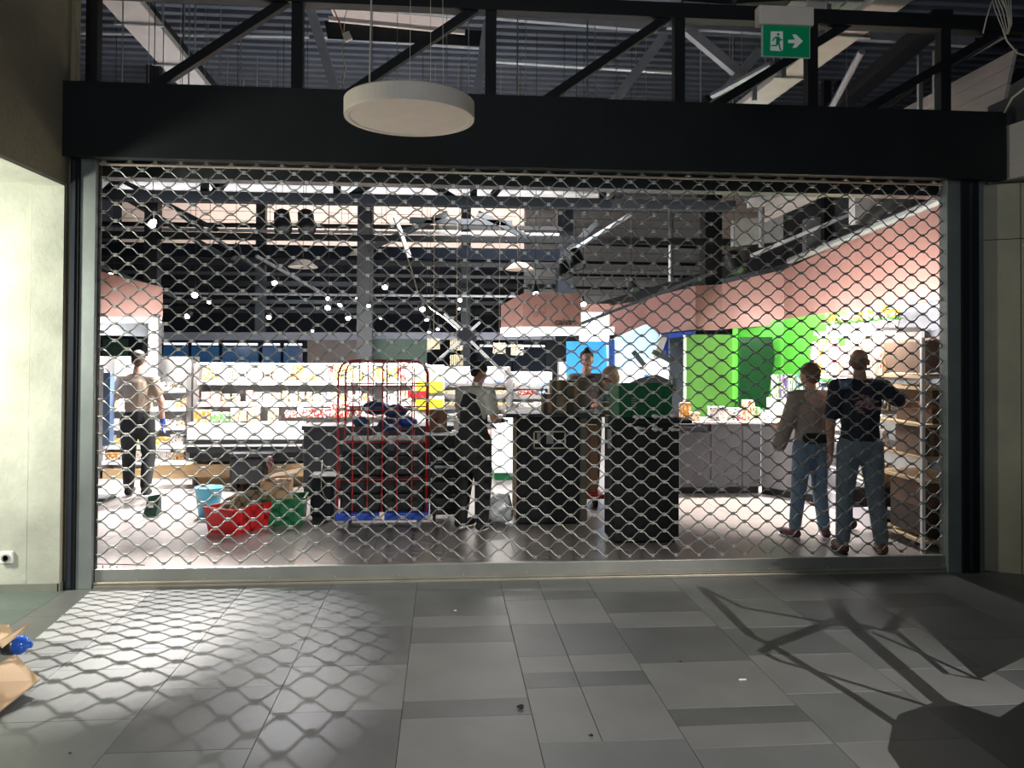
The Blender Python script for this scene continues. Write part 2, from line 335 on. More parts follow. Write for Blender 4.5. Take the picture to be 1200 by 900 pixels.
gr = thing('roller_grille', 'closed see-through steel roller grille of wavy horizontal rods', 'roller grille', (.7, 0, 0))
PX = .1805; PZ = .0620; XN = -2.38; ZN = 2.145; K0 = int((.145-ZN)/PZ); K1 = int((3.07-ZN)/PZ)
def wavy(ph):
    b = MB(); pts = []; xs = -2.497; n = int((3.922+2.497)/(PX/8))
    for i in range(n+1):
        x = xs+i*(6.419/n); c = -math.cos(2*PI*(x-XN)/PX+ph*PI); c = math.copysign(abs(c)**.72, c)
        pts.append((x-.7, 0, c*PZ*.47))
    b.tube(pts, .0052, 5); return b.mesh('wire', CHROME, True)
wm = [wavy(0), wavy(1)]
for k in range(K0, K1+1):
    o = bpy.data.objects.new('wire', wm[k % 2]); COL.objects.link(o); o.parent = gr; o.location = (0, 0, ZN+PZ*k+PZ/2)
cl = MB(); rest = MB(); cnt = 0
clipb = MB(); clipb.box((-.0115, -.009, -.0115), (-.0022, .009, .0115)); clipb.box((.0022, -.009, -.0115), (.0115, .009, .0115)); clipb.tube([(-.0115, 0, 0), (.0115, 0, 0)], .0075, 6)
cm = clipb.mesh('clip', CLIPM)
nodes = []
for k in range(K0, K1+2):
    x = XN+(PX/2 if k % 2 else 0)-PX*2
    while x < 3.92:
        if x > -2.49: nodes.append((x, ZN+PZ*k))
        x += PX
nodes.sort(key=lambda n_: (n_[0]+.3)**2*.6+(n_[1]-1.6)**2)
for (x, z) in nodes[:300]:
    o = bpy.data.objects.new('clip', cm); COL.objects.link(o); o.parent = gr; o.location = (x-.7, 0, z)
for (x, z) in nodes[300:]: rest.add([v+Vector((x, 0, z)) for v in clipb.v], clipb.f)
o = rest.build('clip', CLIPM, gr); o['kind'] = 'stuff'
b = MB(); b.bevbox((-2.49, -.022, .022), (3.916, .022, .128), .003); b.build('bottom_bar', mat('bottom_bar_aluminium', (.33, .34, .32), .42, .6, .15, 3), gr)
b = MB()
for x in [-2.2+.47*i for i in range(14)]: b.lathe([(.006, -.026), (.006, -.02)], (x, 0, .05), 8, 'Y')
b.build('bolt', CLIPM, gr)
b = MB(); b.bevbox((-2.49, -.05, 0), (3.916, .03, .02), .003); b.tube([(-2.49, -.034, .032), (3.916, -.034, .032)], .012, 8); b.build('floor_seal', mat('seal_metal', (.45, .42, .36), .4, .7), gr)
b = MB(); b.tube([(-2.49, -.02, 3.045), (3.916, -.02, 3.045)], .009, 6); b.build('top_rod', mat('pale_rod', (.75, .62, .5), .3, .6), gr)
tag(MB().box((-2.6, .2, 3.0), (4.1, .34, 3.13)).build('steel_beam', DKGREY, origin=(0, .2, 3)), 'dark grey beam just behind the top of the roller grille', 'beam')
# ============================================================ things on the mall floor
cb = thing('cardboard_box', 'torn open brown cardboard box on the mall floor at far left', 'box', (-2.35, -1.9, 0))
b = MB(); P = lambda x, y, z=0: at(x, y, z=z)
A = [P(-40, 800, .12), P(18, 768, .12), P(47, 797, .06), P(-5, 838, .02), P(-60, 850, .02)]
b.poly(A, (0, 0, .006)); b.build('flap', CARD, cb)
b = MB(); b.poly([P(-40, 735, .2), P(10, 733, .2), P(16, 744, .18), P(2, 758, .16), P(-50, 765, .16)], (0, 0, .006)); b.build('flap', CARD, cb)
b = MB(); b.poly([P(-2, 752, .19), P(33, 731, .24), P(31, 737, .22), P(2, 760, .17)], (0.004, .004, .004)); b.build('flap', CARD, cb)
b = MB(); b.box((-2.95, -2.0, .003), (-2.42, -1.55, .15)); b.build('body', CARD, cb)
bt = thing('plastic_bottle', 'shiny blue bottle poking out of the torn cardboard box at far left', 'bottle', P(15, 775, .04))
c = P(12, 756, .12)
b = MB(); b.lathe([(.01, -.05), (.045, -.04), (.05, .0), (.05, .06), (.035, .085), (.018, .09), (.018, .11)], c, 16, 'X'); b.build('body', mat('glossy_blue', (.02, .09, .45), .12, 0, .1), bt, True)
b = MB(); b.lathe([(.051, -.02), (.051, .03)], c, 16, 'X'); b.build('wrapper', mat('dark_wrapper', (.03, .03, .04), .3), bt, True)
def crumb(px, py, r, label, m, cat='litter', name='litter_scrap', n=4):
    c = at(px, py, z=0.004); b = MB()
    for k in range(n): b.ball(c+Vector((random.uniform(-r, r), random.uniform(-r, r), .001+r*.2)), r*random.uniform(.35, .7), 6, 4, 1.3, .8, .6)
    tag(b.build(name, m, origin=c), label, cat)
crumb(611, 829, .018, 'small dark crumpled scrap on the tiles below centre', BLACK)
crumb(799, 776, .008, 'tiny dark pellet with pale speck right of centre on tiles', BLACK)
crumb(533, 716, .01, 'small pale pebble on a dark tile near the grille', WHITEP)
crumb(692, 862, .008, 'thin dark splinter near the front edge of the floor', BLACK)
crumb(82, 883, .006, 'small dark crumb on the floor at lower left', BLACK)
c = at(870, 797, z=0); b = MB(); b.box(c+Vector((-.02, -.003, .001)), c+Vector((.02, .004, .006))); tag(b.build('paper_scrap', WHITEP, origin=c), 'narrow white paper scrap lying on the tiles at right', 'litter')
# added unseen frame and boards, shaped back from the shadow they cast on the tiles
tf = thing('shadow_caster', 'added unseen tube and board shadow caster standing outside the right edge', 'shadow caster', (2.75, -3.0, 0))
def shp(px, py):
    S = at(px, py, z=0); d = S-WORK
    # vertical plane X = .77*(Y+5.96)+.27
    t = (.77*(WORK.y+5.96)+.27-WORK.x)/(d.x-.77*d.y); return WORK+d*t
bars = [([(822, 688), (880, 745), (905, 757), (1000, 815), (1055, 852)], .012), ([(822, 688), (870, 712), (960, 728), (1020, 738)], .009),
        ([(905, 755), (985, 725)], .012), ([(960, 672), (990, 725), (1030, 760), (1105, 825)], .02), ([(905, 755), (893, 764), (912, 774), (940, 782), (1090, 828)], .009),
        ([(1000, 730), (1040, 740), (1055, 722), (1072, 715)], .014), ([(1050, 740), (1110, 790), (1150, 796)], .009), ([(1020, 740), (1090, 770), (1145, 795)], .008)]
for pp, r in bars: MB().tube([shp(*q) for q in pp], r*1.5, 8).build('tube', DKGREY, tf, True)
nv = Vector((-.012, .009, 0))
for pl in ([(885, 668), (985, 680), (1060, 712), (1150, 795), (1260, 740), (1300, 640), (930, 640)], [(1050, 852), (1058, 838), (1110, 820), (1175, 842), (1300, 760), (1300, 1000), (1100, 960), (1045, 880)]):
    MB().poly([shp(*q) for q in pl], nv).build('board', BLACK, tf)
for q in ((1090, 900), (1290, 900)):
    s = shp(*q); MB().tube([s, (s.x, s.y, 0.0)], .014, 8).build('leg', DKGREY, tf)
# ============================================================ STRUCTURE ABOVE: roof deck, trusses, trays
rd = sroot('ceiling')
def deck(y0, y1, z, x0, x1, m, pitch=.25, dep=.09):
    b = MB(); y = y0; prof = []
    while y < y1:
        prof += [(y, z), (y+pitch*.42, z), (y+pitch*.5, z+dep), (y+pitch*.92, z+dep)]; y += pitch
    prof.append((y, z))
    n = len(prof); b.v = [Vector((x, p[0], p[1])) for x in (x0, x1) for p in prof]
    b.f = [[i, i+1, n+i+1, n+i] for i in range(n-1)]; return b
deck(-.4, 9.5, 6.2, -9, 9, DECK).build('roof_deck', DECK, rd)
deck(9.6, 17, 6.2, -9, 10, CLAD).build('roof_deck', CLAD, rd)  # far deck painted beige in place of uplighting falling on it
MB().box((-12, -9.5, 7), (12, 18, 7.1)).build('roof_slab', BLACK, rd)
tc = 0
def truss(Y, zb, zt, posts, diags, m, label, w=.09, cx=(-9, 9), chord=True, wc=.12):
    t = thing('roof_truss', label, 'truss', (0, Y, zt))
    if zb: MB().bar((cx[0], Y, zb), (cx[1], Y, zb), wc, wc).build('bottom_chord', m, t)
    if zt: MB().bar((cx[0], Y, zt), (cx[1], Y, zt), wc, wc).build('top_chord', m, t)
    for x in posts: MB().bar((x, Y, zb), (x, Y, zt), w, w, (0, 1, 0)).build('post', m, t)
    for x0, x1 in diags:
        MB().bar((x0, Y, zb), (x1, Y, zt), w*.8, w*.8, (0, 1, 0)).build('diagonal', m, t)
    return t
truss(.3, 3.66, 4.46, [at(x, 60, Y=.3).x for x in (110, 349, 575, 795, 950, 1105)],
      [(at(168, 105, Y=.3).x, at(344, 0, Y=.3).x), (at(398, 112, Y=.3).x, at(565, 20, Y=.3).x), (at(628, 118, Y=.3).x, at(790, 28, Y=.3).x), (at(825, 122, Y=.3).x, at(1000, 20, Y=.3).x), (at(1000, 128, Y=.3).x, at(1180, 0, Y=.3).x)],
      BLACKM, 'black roof truss directly above the shutter fascia', .085)
# pale second truss a little deeper
t2 = thing('roof_truss', 'pale grey steel truss set behind the black one over the grille', 'truss', (0, 2.6, 5))
def seg(a, b, Y, w_, m=TRAYM, t=None, nm='diagonal', h_=None): MB().bar(at(*a, Y=Y), at(*b, Y=Y), w_, h_ or w_, (0, 1, 0)).build(nm, m, t)
PGREY = mat('pale_grey_steel', (.36, .37, .4), .5, .3)
for a_, b_ in (((362, 5), (395, 112)), ((572, 25), (558, 115)), ((778, 42), (715, 125)), ((805, 35), (880, 98)), ((890, 60), (830, 130))): seg(a_, b_, 2.6, .1, PGREY, t2)
for a_, b_ in (((355, -2), (548, 16)), ((580, 17), (770, 32)), ((782, 28), (1140, 50))): seg(a_, b_, 2.6, .1, PGREY, t2, 'top_chord', .07)
sk = thing('roof_light', 'pinkish lit rooflight strip behind the pale truss at top left', 'rooflight', at(460, 20, Y=4.0))
b = MB(); b.poly([at(388, 12, Y=4.2), at(548, 26, Y=4.2), at(530, 34, Y=3.9), at(392, 22, Y=3.9)], (0, 0, .03)); b.build('glazing', mat('lit_rooflight', (.7, .6, .56), .5, emit=((1, .8, .72), .35)), sk)
b = MB(); b.bar(at(385, 22, Y=3.9), at(545, 38, Y=3.9), .05, .05); b.build('frame', CREAM, sk)
b = MB(); b.poly([at(380, 24, Y=4.0), at(565, 36, Y=4.0), at(562, 54, Y=4.0), at(384, 45, Y=4.0)], (0, .02, 0)); b.build('upstand', BLACK, sk)
# long rods/tubes under the deck
for n_, (a_, b_, Y, r, m_) in enumerate([((80, 38), (362, 43), 4.4, .025, PGREY), ((378, 43), (568, 56), 4.4, .03, PGREY), ((580, 72), (800, 86), 5.4, .028, mat('bright_rod', (.7, .72, .75), .35, .6)), ((800, 30), (1180, 52), 4.0, .06, BLACKM)]):
    tag(MB().tube([at(*a_, Y=Y), at(*b_, Y=Y)], r, 8).build('conduit', m_, origin=at(*a_, Y=Y)), ['thin conduit under the roof deck at upper left', 'grey conduit behind the pendant lamp cables', 'bright conduit under the roof deck in the middle', 'thick black pipe under the roof deck at upper right'][n_], 'conduit')
# cable trays running into the shop
def tray(p0, p1, w_, label, m_=TRAYM, side=.06, rungs=True):
    p0, p1 = Vector(p0), Vector(p1); t = thing('cable_tray', label, 'cable tray', p0); d = (p1-p0).normalized(); x = d.cross(Vector((0, 0, 1))).normalized()
    MB().bar(p0, p1, w_, .008).build('tray_bottom', m_, t)
    for s in (-1, 1): MB().bar(p0+x*s*w_/2+Vector((0, 0, side/2)), p1+x*s*w_/2+Vector((0, 0, side/2)), .006, side).build('side_rail', m_, t)
    L_ = (p1-p0).length; k = 0.4
    while rungs and k < L_:
        c_ = p0+d*k; MB().bar(c_-x*(w_/2+.06)+Vector((0, 0, -.02)), c_+x*(w_/2+.06)+Vector((0, 0, -.02)), .03, .02, (0, 0, 1)).build('support_bracket', GALV, t)
        for s in (-1, 1): MB().bar(c_+x*s*(w_/2+.05), c_+x*s*(w_/2+.05)+Vector((0, 0, 1.5)), .012, .012, (0, 1, 0)).build('hanger_rod', GALV, t)
        k += 1.1
    return t
tray((3.66, -.6, 4.6), (3.48, 6.2, 4.6), .3, 'long perforated pale cable tray running into the shop at upper right')
tray((at(1010, 140, Y=1.6).x, 1.2, 5.0), (at(820, 130, Y=1.6).x+.3, 1.3, 5.0), .22, 'short crosswise cable tray behind the exit sign at right', GALV)
l0 = at(140, 0, z=4.9); l1 = at(222, 95, z=4.9)
d_ = (l1-l0).normalized(); tray(l0-d_*1, l1+d_*4, .34, 'pinkish pale cable tray running into the shop at upper left')
for a_, b_, lb in (((150, -5), (245, 105), 'dark angled beam beside the pale tray at upper left'), ((1105, 20), (1000, 110), 'dark sloping beam at upper right behind the black truss')):
    s_ = at(*a_, z=5.1); e_ = at(*b_, z=5.1); tag(MB().bar(s_, e_+(e_-s_)*.6, .2, .16).build('roof_beam', BLACKM, origin=s_), lb, 'beam')
for a_, b_, lb, m_ in (((1010, 60), (975, 125), 'grey sloping steel member beside the exit sign', PGREY), ((905, 75), (835, 112), 'pale conduit angling down left of the exit sign', GALV), ((1180, 35), (1040, 125), 'black pipe above the plank panel at upper right', BLACKM), ((1200, 28), (1050, 112), 'grey pipe above the plank panel at upper right', PGREY)):
    tag(MB().tube([at(*a_, Y=1.4), at(*b_, Y=2.4)], .035, 8).build('roof_pipe', m_, origin=at(*a_, Y=1.4)), lb, 'pipe')
# plank-faced panel upper right
pp = thing('plank_panel', 'pale plank-faced panel leaning above the fascia at upper right', 'panel', (4.5, .2, 3.6))
Q = [at(1172, 137, Y=.25), at(1189, 57, Y=.25), at(1040, 133, Y=3.2)+Vector((0, 0, .0)), at(1040, 137, Y=3.2)]
for k in range(4):
    f0, f1 = k/4, (k+.96)/4
    lo0 = Q[0].lerp(Q[1], f0); lo1 = Q[0].lerp(Q[1], f1); hi0 = Q[3].lerp(Q[2], f0); hi1 = Q[3].lerp(Q[2], f1)
    zt = (Q[1].z-Q[0].z)
    far = Vector((4.62, 5.2, 3.62)); hi0 = far+Vector((0, 0, zt*f0)); hi1 = far+Vector((0, 0, zt*f1))
    MB().hexa([lo0, hi0, hi0+Vector((.03, 0, 0)), lo0+Vector((.03, 0, 0)), lo1, hi1, hi1+Vector((.03, 0, 0)), lo1+Vector((.03, 0, 0))]).build('plank', BEIGEP, pp)
# upright perforated struts and hangers
for n_, (x, y0, y1) in enumerate(((1078, 65, 130), (1096, 60, 130), (918, 65, 92), (884, 95, 118), (971, 5, 40))):
    tag(MB().bar(at(x, y0, Y=1.0), at(x, y1, Y=1.0), .04, .03, (0, 1, 0)).build('steel_strut', GALV, origin=at(x, y1, Y=1.0)), ['perforated strut left of the black truss post at upper right', 'perforated strut touching the black truss post at upper right', 'perforated strut just under the exit sign', 'short perforated strut left below the exit sign', 'perforated strut right of the exit sign housing'][n_], 'strut')
wires = [(143, 0, 97, 1.0), (174, 0, 94, 1.6), (191, 0, 98, .8), (211, 0, 98, 1.6), (221, 0, 98, .7), (240, 30, 100, 2), (436, 0, 112, 1.5), (465, 0, 112, 1.5), (523, 0, 112, 2), (606, 0, 116, 1.0), (616, 0, 118, 2), (688, 0, 120, .8), (697, 0, 120, 1.8), (722, 0, 121, 1.0), (745, 0, 122, 2), (757, 0, 123, 1.4), (869, 0, 125, 2.), (992, 0, 128, 2.)]
for x, y0, y1, Y in wires:
    p1 = at(x, y1+10, Y=Y); p0 = Vector((p1.x, Y, 6.2))
    wi_ = 0; tag(MB().tube([p0, p1], .0035 if x not in (143, 221, 606, 688) else .006, 5).build('suspension_wire', GALV, origin=p1), 'thin vertical suspension wire hanging in front of the roof deck', 'wire', 'suspension wires below the roof deck')
# round pendant lamp
pc = at(480, 139, Y=-1.2); RR = .385
pd = thing('pendant_lamp', 'large round flat cream pendant lamp, unlit, hanging before the fascia', 'lamp', pc)
b = MB(); b.lathe([(RR-.035, .0), (RR-.03, -.004), (RR, -.004), (RR+.002, .01), (RR+.002, .095), (RR-.01, .105), (.02, .112)], pc, 64); b.build('housing', CREAM, pd, False)
b = MB(); b.lathe([(RR-.036, .012), (.01, .010)], pc, 64); b.build('diffuser', mat('opal_diffuser', (.78, .68, .64), .45, 0, .03), pd)
b = MB(); b.lathe([(.03, .11), (.03, .13), (.01, .14)], pc, 12); b.build('cable_gland', GALV, pd)
for dx, dy in ((-.25, .1), (0.0, 0), (.2, -.1), (0.12, .24)): MB().tube([pc+Vector((dx, dy, .1)), pc+Vector((dx*.9, dy*.9, 1.9))], .0016 if dx != -.25 else .006, 5).build('suspension_cable', CABLEW, pd)
# exit sign
ec = at(920, 50, Y=-1); ex = thing('exit_sign', 'green emergency exit sign with running figure and right arrow, cream housing', 'exit sign', ec)
def ep(u, v): return at(880+u*80/900, v*80/900, Y=-1)
a_ = ep(85, 330); c_ = ep(808, 115); b = MB(); b.bevbox((a_.x, -1.03, a_.z), (c_.x, -.95, c_.z), .008); b.build('housing', CREAM, ex)
a_ = ep(160, 735); c_ = ep(765, 350); b = MB(); b.box((a_.x, -1.006, a_.z), (c_.x, -.998, c_.z)); b.build('sign_plate', mat('exit_green', (.0, .15, .06), .35, 0, .05, emit=((0, .3, .12), .12)), ex)
b = MB(); b.box((a_.x-.012, -1.0, a_.z-.006), (c_.x+.008, -.992, c_.z)); b.build('acrylic_edge', mat('clear_edge', (.5, .6, .6), .2, 0, .05), ex)
SGN = mat('sign_white', (.4, .43, .41), .5, emit=((.8, .9, .85), .12))
def flat(pts, y, nm, m_): 
    b = MB(); b.poly([Vector((ep(*p).x, y, ep(*p).z)) for p in pts], (0, -.0015, 0)); return b.build(nm, m_, ex)
flat([(255, 420), (415, 420), (415, 655), (400, 680), (250, 672)], -1.0065, 'doorway_symbol', SGN)
flat([(485, 530), (575, 530), (540, 460), (590, 462), (678, 548), (590, 635), (540, 635), (575, 575), (485, 572)], -1.0065, 'arrow_symbol', SGN)
EG = MATS['exit_green']
b = MB(); c_ = ep(352, 462); b.lathe([(.009, 0), (.009, .001)], (c_.x, -1.0098, c_.z), 14, 'Y'); b.build('figure_head', EG, ex)
for nm, pts in (('figure_body', [(318, 490), (372, 492), (378, 545), (362, 590), (322, 580), (325, 530)]), ('figure_arm', [(318, 488), (285, 515), (272, 545), (290, 548), (305, 520), (335, 500)]), ('figure_arm', [(365, 495), (385, 525), (408, 522), (408, 540), (375, 542), (352, 510)]),
                ('figure_leg', [(325, 570), (318, 598), (255, 600), (255, 616), (335, 616), (352, 580)]), ('figure_leg', [(340, 575), (372, 575), (385, 640), (402, 680), (372, 665), (358, 610)])): flat(pts, -1.008, nm, EG)
b = MB(); b.tube([ep(690, 110), ep(735, 70), ep(750, 10), ep(745, -60), ep(742, -200)], .006, 6); b.build('supply_cable', CABLEW, ex, True)
# loose cables and junction box at top
jb = thing('junction_box', 'small white junction box dangling on an orange cable at top', 'junction box', at(407, 43, Y=1.5))
c_ = at(407, 43, Y=1.5); b = MB(); b.bevbox(c_-Vector((.035, .02, .04)), c_+Vector((.035, .02, .04)), .005); o = b.build('box', CREAM, jb); o.rotation_euler = (0, R(-25), 0)
MB().tube([at(388, 5, Y=1.5), at(393, 15, Y=1.5), at(399, 30, Y=1.5), at(402, 40, Y=1.5)], .006, 6).build('orange_cable', CABLEO, jb, True)
MB().tube([at(402, 45, Y=1.5), at(401, 60, Y=1.5), at(405, 80, Y=1.5), at(402, 98, Y=1.5)], .005, 6).build('loose_cable', CABLEW, jb, True)
MB().tube([Vector((at(409, 5, Y=1.5).x, 1.5, 6.2)), at(409, 5, Y=1.5), at(404, 20, Y=1.5), at(403, 38, Y=1.5)], .004, 6).build('loose_cable', CABLEW, jb, True)
cc = thing('cable_coil', 'bundle of coiled pale cable hanging at the upper right corner', 'cable', at(1172, 20, Y=-.5))
for k in range(4):
    o_ = k*4.5; MB().tube([at(1160+o_*.5, -12, Y=-.5+.02*k), at(1166+o_, 12, Y=-.5+.02*k), at(1174+o_*.6, 32, Y=-.5+.02*k), at(1179+o_*.2, 40, Y=-.5+.02*k), at(1183+o_*.2, 28, Y=-.5), at(1178+o_*.5, 8, Y=-.5), at(1170+o_, -14, Y=-.5)], .0035, 6).build('cable_loop', CABLEW, cc, True)
MB().tube([at(1162, 2, Y=-.5), at(1156, 22, Y=-.5), at(1152, 39, Y=-.5)], .005, 6).build('cable_tail', CABLEW, cc, True)
MB().tube([at(1175, 34, Y=-.5), at(1180, 48, Y=-.5), at(1192, 62, Y=-.5), at(1215, 70, Y=-.5)], .006, 6).build('cable_tail', CABLEW, cc, True)
MB().tube([at(1177, 132, Y=-.2), at(1186, 115, Y=-.3), at(1205, 100, Y=-.4), at(1230, 90, Y=-.4)], .008, 6).build('cable_tail', CABLEW, cc, True)
# extra dark mall ceiling steel at right
for n_, (a_, b_, Y, w_) in enumerate((((800, -2), (1010, 14), 2.0, .1), ((940, 20), (1200, 30), 1.8, .12), ((860, 0), (1000, -8), 1.2, .12))):
    tag(MB().bar(at(*a_, Y=Y), at(*b_, Y=Y), w_, w_).build('roof_beam', BLACKM, origin=at(*a_, Y=Y)), ['black beam left above the exit sign', 'black beam right above the exit sign', 'black beam at the very top above the exit sign'][n_], 'beam')
# ============================================================ SHOP SHELL
wb = sroot('wall_back')
MB().box((-9, 17, 0), (9.5, 17.2, 4.66)).build('dark_lower_wall', NAVY, wb)
k = 0; z = 4.66
while z < 6.2:
    MB().box((-9, 16.97, z), (9.5, 17.1, z+.235)).build('cladding_board', CLAD, wb); z += .25
wc = sroot('wall_side')   # pale cladding standing lower at centre right
z = 2.7
while z < 6.15:
    MB().box((1.9, 13.0, z), (6.6, 13.1, z+.19)).build('cladding_board', CLADW, wc); z += .205
MB().box((1.9, 13.1, 0), (6.6, 13.2, 6.2)).build('backing', DKGREY, wc)
wf = sroot('wall_far_left'); MB().box((-9.2, -.0, 0), (-9, 18, 6.4)).build('wall_sheet', NAVY, wf)
wf = sroot('wall_shop_right')
GW = [(4.66, .35), (4.95, 3.4), (at(917, 400, Y=6.2).x+.02, 6.2), (at(861, 400, Y=6.95).x, 6.95), (5.4, 17)]
for (x0, y0), (x1, y1), m_ in zip(GW, GW[1:], (GREYBL, GREENP, GREENP, NAVY)):
    MB().hexa([(x0, y0, 0), (x1, y1, 0), (x1+.1, y1, 0), (x0+.1, y0, 0), (x0, y0, 2.25), (x1, y1, 2.25), (x1+.1, y1, 2.25), (x0+.1, y0, 2.25)]).build('wall_panel', m_, wf)
MB().hexa([(5.4, -.02, 0), (7.9, 17, 0), (8.1, 17, 0), (5.6, -.02, 0), (5.4, -.02, 4.4), (7.9, 17, 4.4), (8.1, 17, 4.4), (5.6, -.02, 4.4)]).build('upper_wall', mat('grey_upper_wall', (.06, .065, .075), .8), wf)
# copper pink bulkhead: faceted run of panels
bh = thing('copper_bulkhead', 'long copper pink bulkhead band along the right wall of the shop', 'bulkhead', (4.6, 1, 2.2))
BP = [(at(1150, 340, Y=.4), at(1150, 217, Y=.4)), (at(1110, 350, Y=1.0), at(1110, 236, Y=1.0)), (at(1005, 366, Y=3.4), at(1005, 277, Y=3.4)), (at(919, 378, Y=6.2), at(919, 316, Y=6.2))]
def quadp(A, B, m_, nm, th=.04, par=bh): MB().hexa([A[0], B[0], B[0]+Vector((th, th, 0)), A[0]+Vector((th, th, 0)), A[1], B[1], B[1]+Vector((th, th, 0)), A[1]+Vector((th, th, 0))]).build(nm, m_, par)
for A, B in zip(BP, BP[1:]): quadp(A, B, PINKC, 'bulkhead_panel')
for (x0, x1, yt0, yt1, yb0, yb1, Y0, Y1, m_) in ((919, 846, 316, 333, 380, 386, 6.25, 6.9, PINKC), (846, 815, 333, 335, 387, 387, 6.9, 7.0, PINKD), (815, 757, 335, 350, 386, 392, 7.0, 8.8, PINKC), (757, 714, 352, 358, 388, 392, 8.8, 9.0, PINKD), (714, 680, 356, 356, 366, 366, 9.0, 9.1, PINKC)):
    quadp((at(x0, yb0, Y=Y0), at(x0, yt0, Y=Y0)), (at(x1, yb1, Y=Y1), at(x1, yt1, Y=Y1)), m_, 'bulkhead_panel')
MB().tube([at(1130, 223, Y=.7), at(1000, 276, Y=3.3), at(925, 306, Y=5.9)], .05, 8).build('edge_duct', GALV, bh)
# slanted grey soffit behind the far bulkhead
tag(MB().hexa([at(925, 308, Y=7.5), at(640, 378, Y=12), at(640, 390, Y=12), at(925, 340, Y=7.5), at(925, 290, Y=8.2), at(640, 372, Y=12.5), at(640, 384, Y=12.5), at(925, 322, Y=8.2)]).build('ceiling_raft', DKGREY, origin=at(700, 370, Y=10)), 'long dark grey raft sloping behind the far copper bulkhead', 'ceiling raft')
# left copper hood
lh = thing('copper_hood', 'copper pink hood lit from below above the leftmost shelves', 'hood', (-5.2, 5, 2.2))
Y = 5.0; quadp((at(98, 371, Y=4.6), at(98, 314, Y=4.6)), (at(186, 372, Y=5.2), at(186, 336, Y=5.2)), PINKC, 'front_panel', .04, lh)
quadp((at(98, 379, Y=4.6), at(98, 371, Y=4.6)), (at(186, 378, Y=5.2), at(186, 372, Y=5.2)), WHITELIT, 'lit_lower_edge', .03, lh)
quadp((at(98, 392, Y=4.7), at(98, 379, Y=4.7)), (at(186, 395, Y=5.3), at(186, 378, Y=5.3)), DKGREY, 'dark_valance', .05, lh)
tag(MB().bevbox((at(175, 400, Y=5.2).x, 5.15, 0), (at(187, 400, Y=5.2).x, 5.3, 2.2)).build('shelf_post', SHELFG, origin=(at(175, 400, Y=5.2).x, 5.2, 0)), 'grey upright post under the right end of the left copper hood', 'post')
# checkout sign
cs = thing('checkout_sign', 'copper brown hanging checkout box sign reading caisse', 'sign', at(645, 365, Y=5.5))
Ys = 5.5
MB().poly([at(612, 383, Y=Ys), at(681, 383, Y=Ys), at(681, 344, Y=Ys), at(612, 344, Y=Ys)], (0, .6, 0)).build('box', PINKC, cs)
MB().poly([at(587, 384, Y=Ys+.5), at(612, 383, Y=Ys), at(612, 344, Y=Ys), at(587, 358, Y=Ys+.5)], (0.01, .12, 0)).build('side_panel', PINKC, cs)
MB().poly([at(587, 394, Y=Ys+.4), at(612, 394, Y=Ys), at(720, 392, Y=Ys), at(720, 383, Y=Ys), at(612, 383, Y=Ys), at(587, 384, Y=Ys+.4)], (0.0, .1, 0)).build('lit_lower_edge', WHITELIT, cs)
def text(s, size, loc, m_, par, nm='lettering', rz=0, ext=.002):
    c = bpy.data.curves.new('t', 'FONT'); c.body = s; c.size = size; c.extrude = ext; c.offset = .0035; c.align_x = 'LEFT'
    o = bpy.data.objects.new('t', c); COL.objects.link(o); dg = bpy.context.evaluated_depsgraph_get(); me = bpy.data.meshes.new_from_object(o.evaluated_get(dg))
    bpy.data.objects.remove(o); me.materials.clear(); me.materials.append(m_)
    o = bpy.data.objects.new(nm, me); COL.objects.link(o); o.rotation_euler = (PI/2, 0, rz); o.location = Vector(loc)-wloc(par); o.parent = par; return o
text('caisse', .135, at(650, 380.5, Y=Ys)+Vector((0, -.004, 0)), INK, cs)
b = MB(); ic = at(632, 368, Y=Ys)
for k in range(4): b.box((ic.x-.08+.045*k, Ys-.006, ic.z-.06), (ic.x-.07+.045*k, Ys-.001, ic.z+.03))
b.tube([ic+Vector((-.1, -.004, .03)), ic+Vector((-.05, -.004, .13)), ic+Vector((.05, -.004, .13)), ic+Vector((.1, -.004, .03)), ic+Vector((-.1, -.004, .03))], .006, 5); b.build('basket_symbol', PINKD, cs)
# tall white lit pillar beside the sign, blue panel
tp = thing('lit_pillar', 'tall blown-out white panel with blue band behind the cashier', 'pillar', at(697, 480, Y=8.6))
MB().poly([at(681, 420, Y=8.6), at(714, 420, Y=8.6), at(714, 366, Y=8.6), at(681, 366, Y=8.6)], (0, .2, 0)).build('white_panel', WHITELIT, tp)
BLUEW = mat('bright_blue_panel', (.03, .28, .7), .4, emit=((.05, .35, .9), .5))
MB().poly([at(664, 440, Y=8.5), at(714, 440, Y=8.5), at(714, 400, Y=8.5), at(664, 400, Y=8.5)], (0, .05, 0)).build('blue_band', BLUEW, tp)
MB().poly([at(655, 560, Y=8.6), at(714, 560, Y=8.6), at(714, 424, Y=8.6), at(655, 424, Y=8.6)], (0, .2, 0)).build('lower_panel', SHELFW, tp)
tb = thing('service_kiosk', 'white and blue angular service kiosk behind the green crate checkout', 'kiosk', at(760, 430, Y=8))
MB().poly([at(714, 400, Y=8.2), at(760, 380, Y=7.6), at(772, 392, Y=7.6), at(770, 415, Y=7.6), at(716, 440, Y=8.2)], (0, .3, 0)).build('canopy_panel', mat('bluish_white_lit', (.5, .7, .9), .4, emit=((.5, .8, 1), .6)), tb)
MB().poly([at(757, 396, Y=8.9), at(815, 380, Y=8.9), at(815, 390, Y=8.9), at(770, 440, Y=8.9)], (0, .1, 0)).build('blue_fascia', BLUEP, tb)
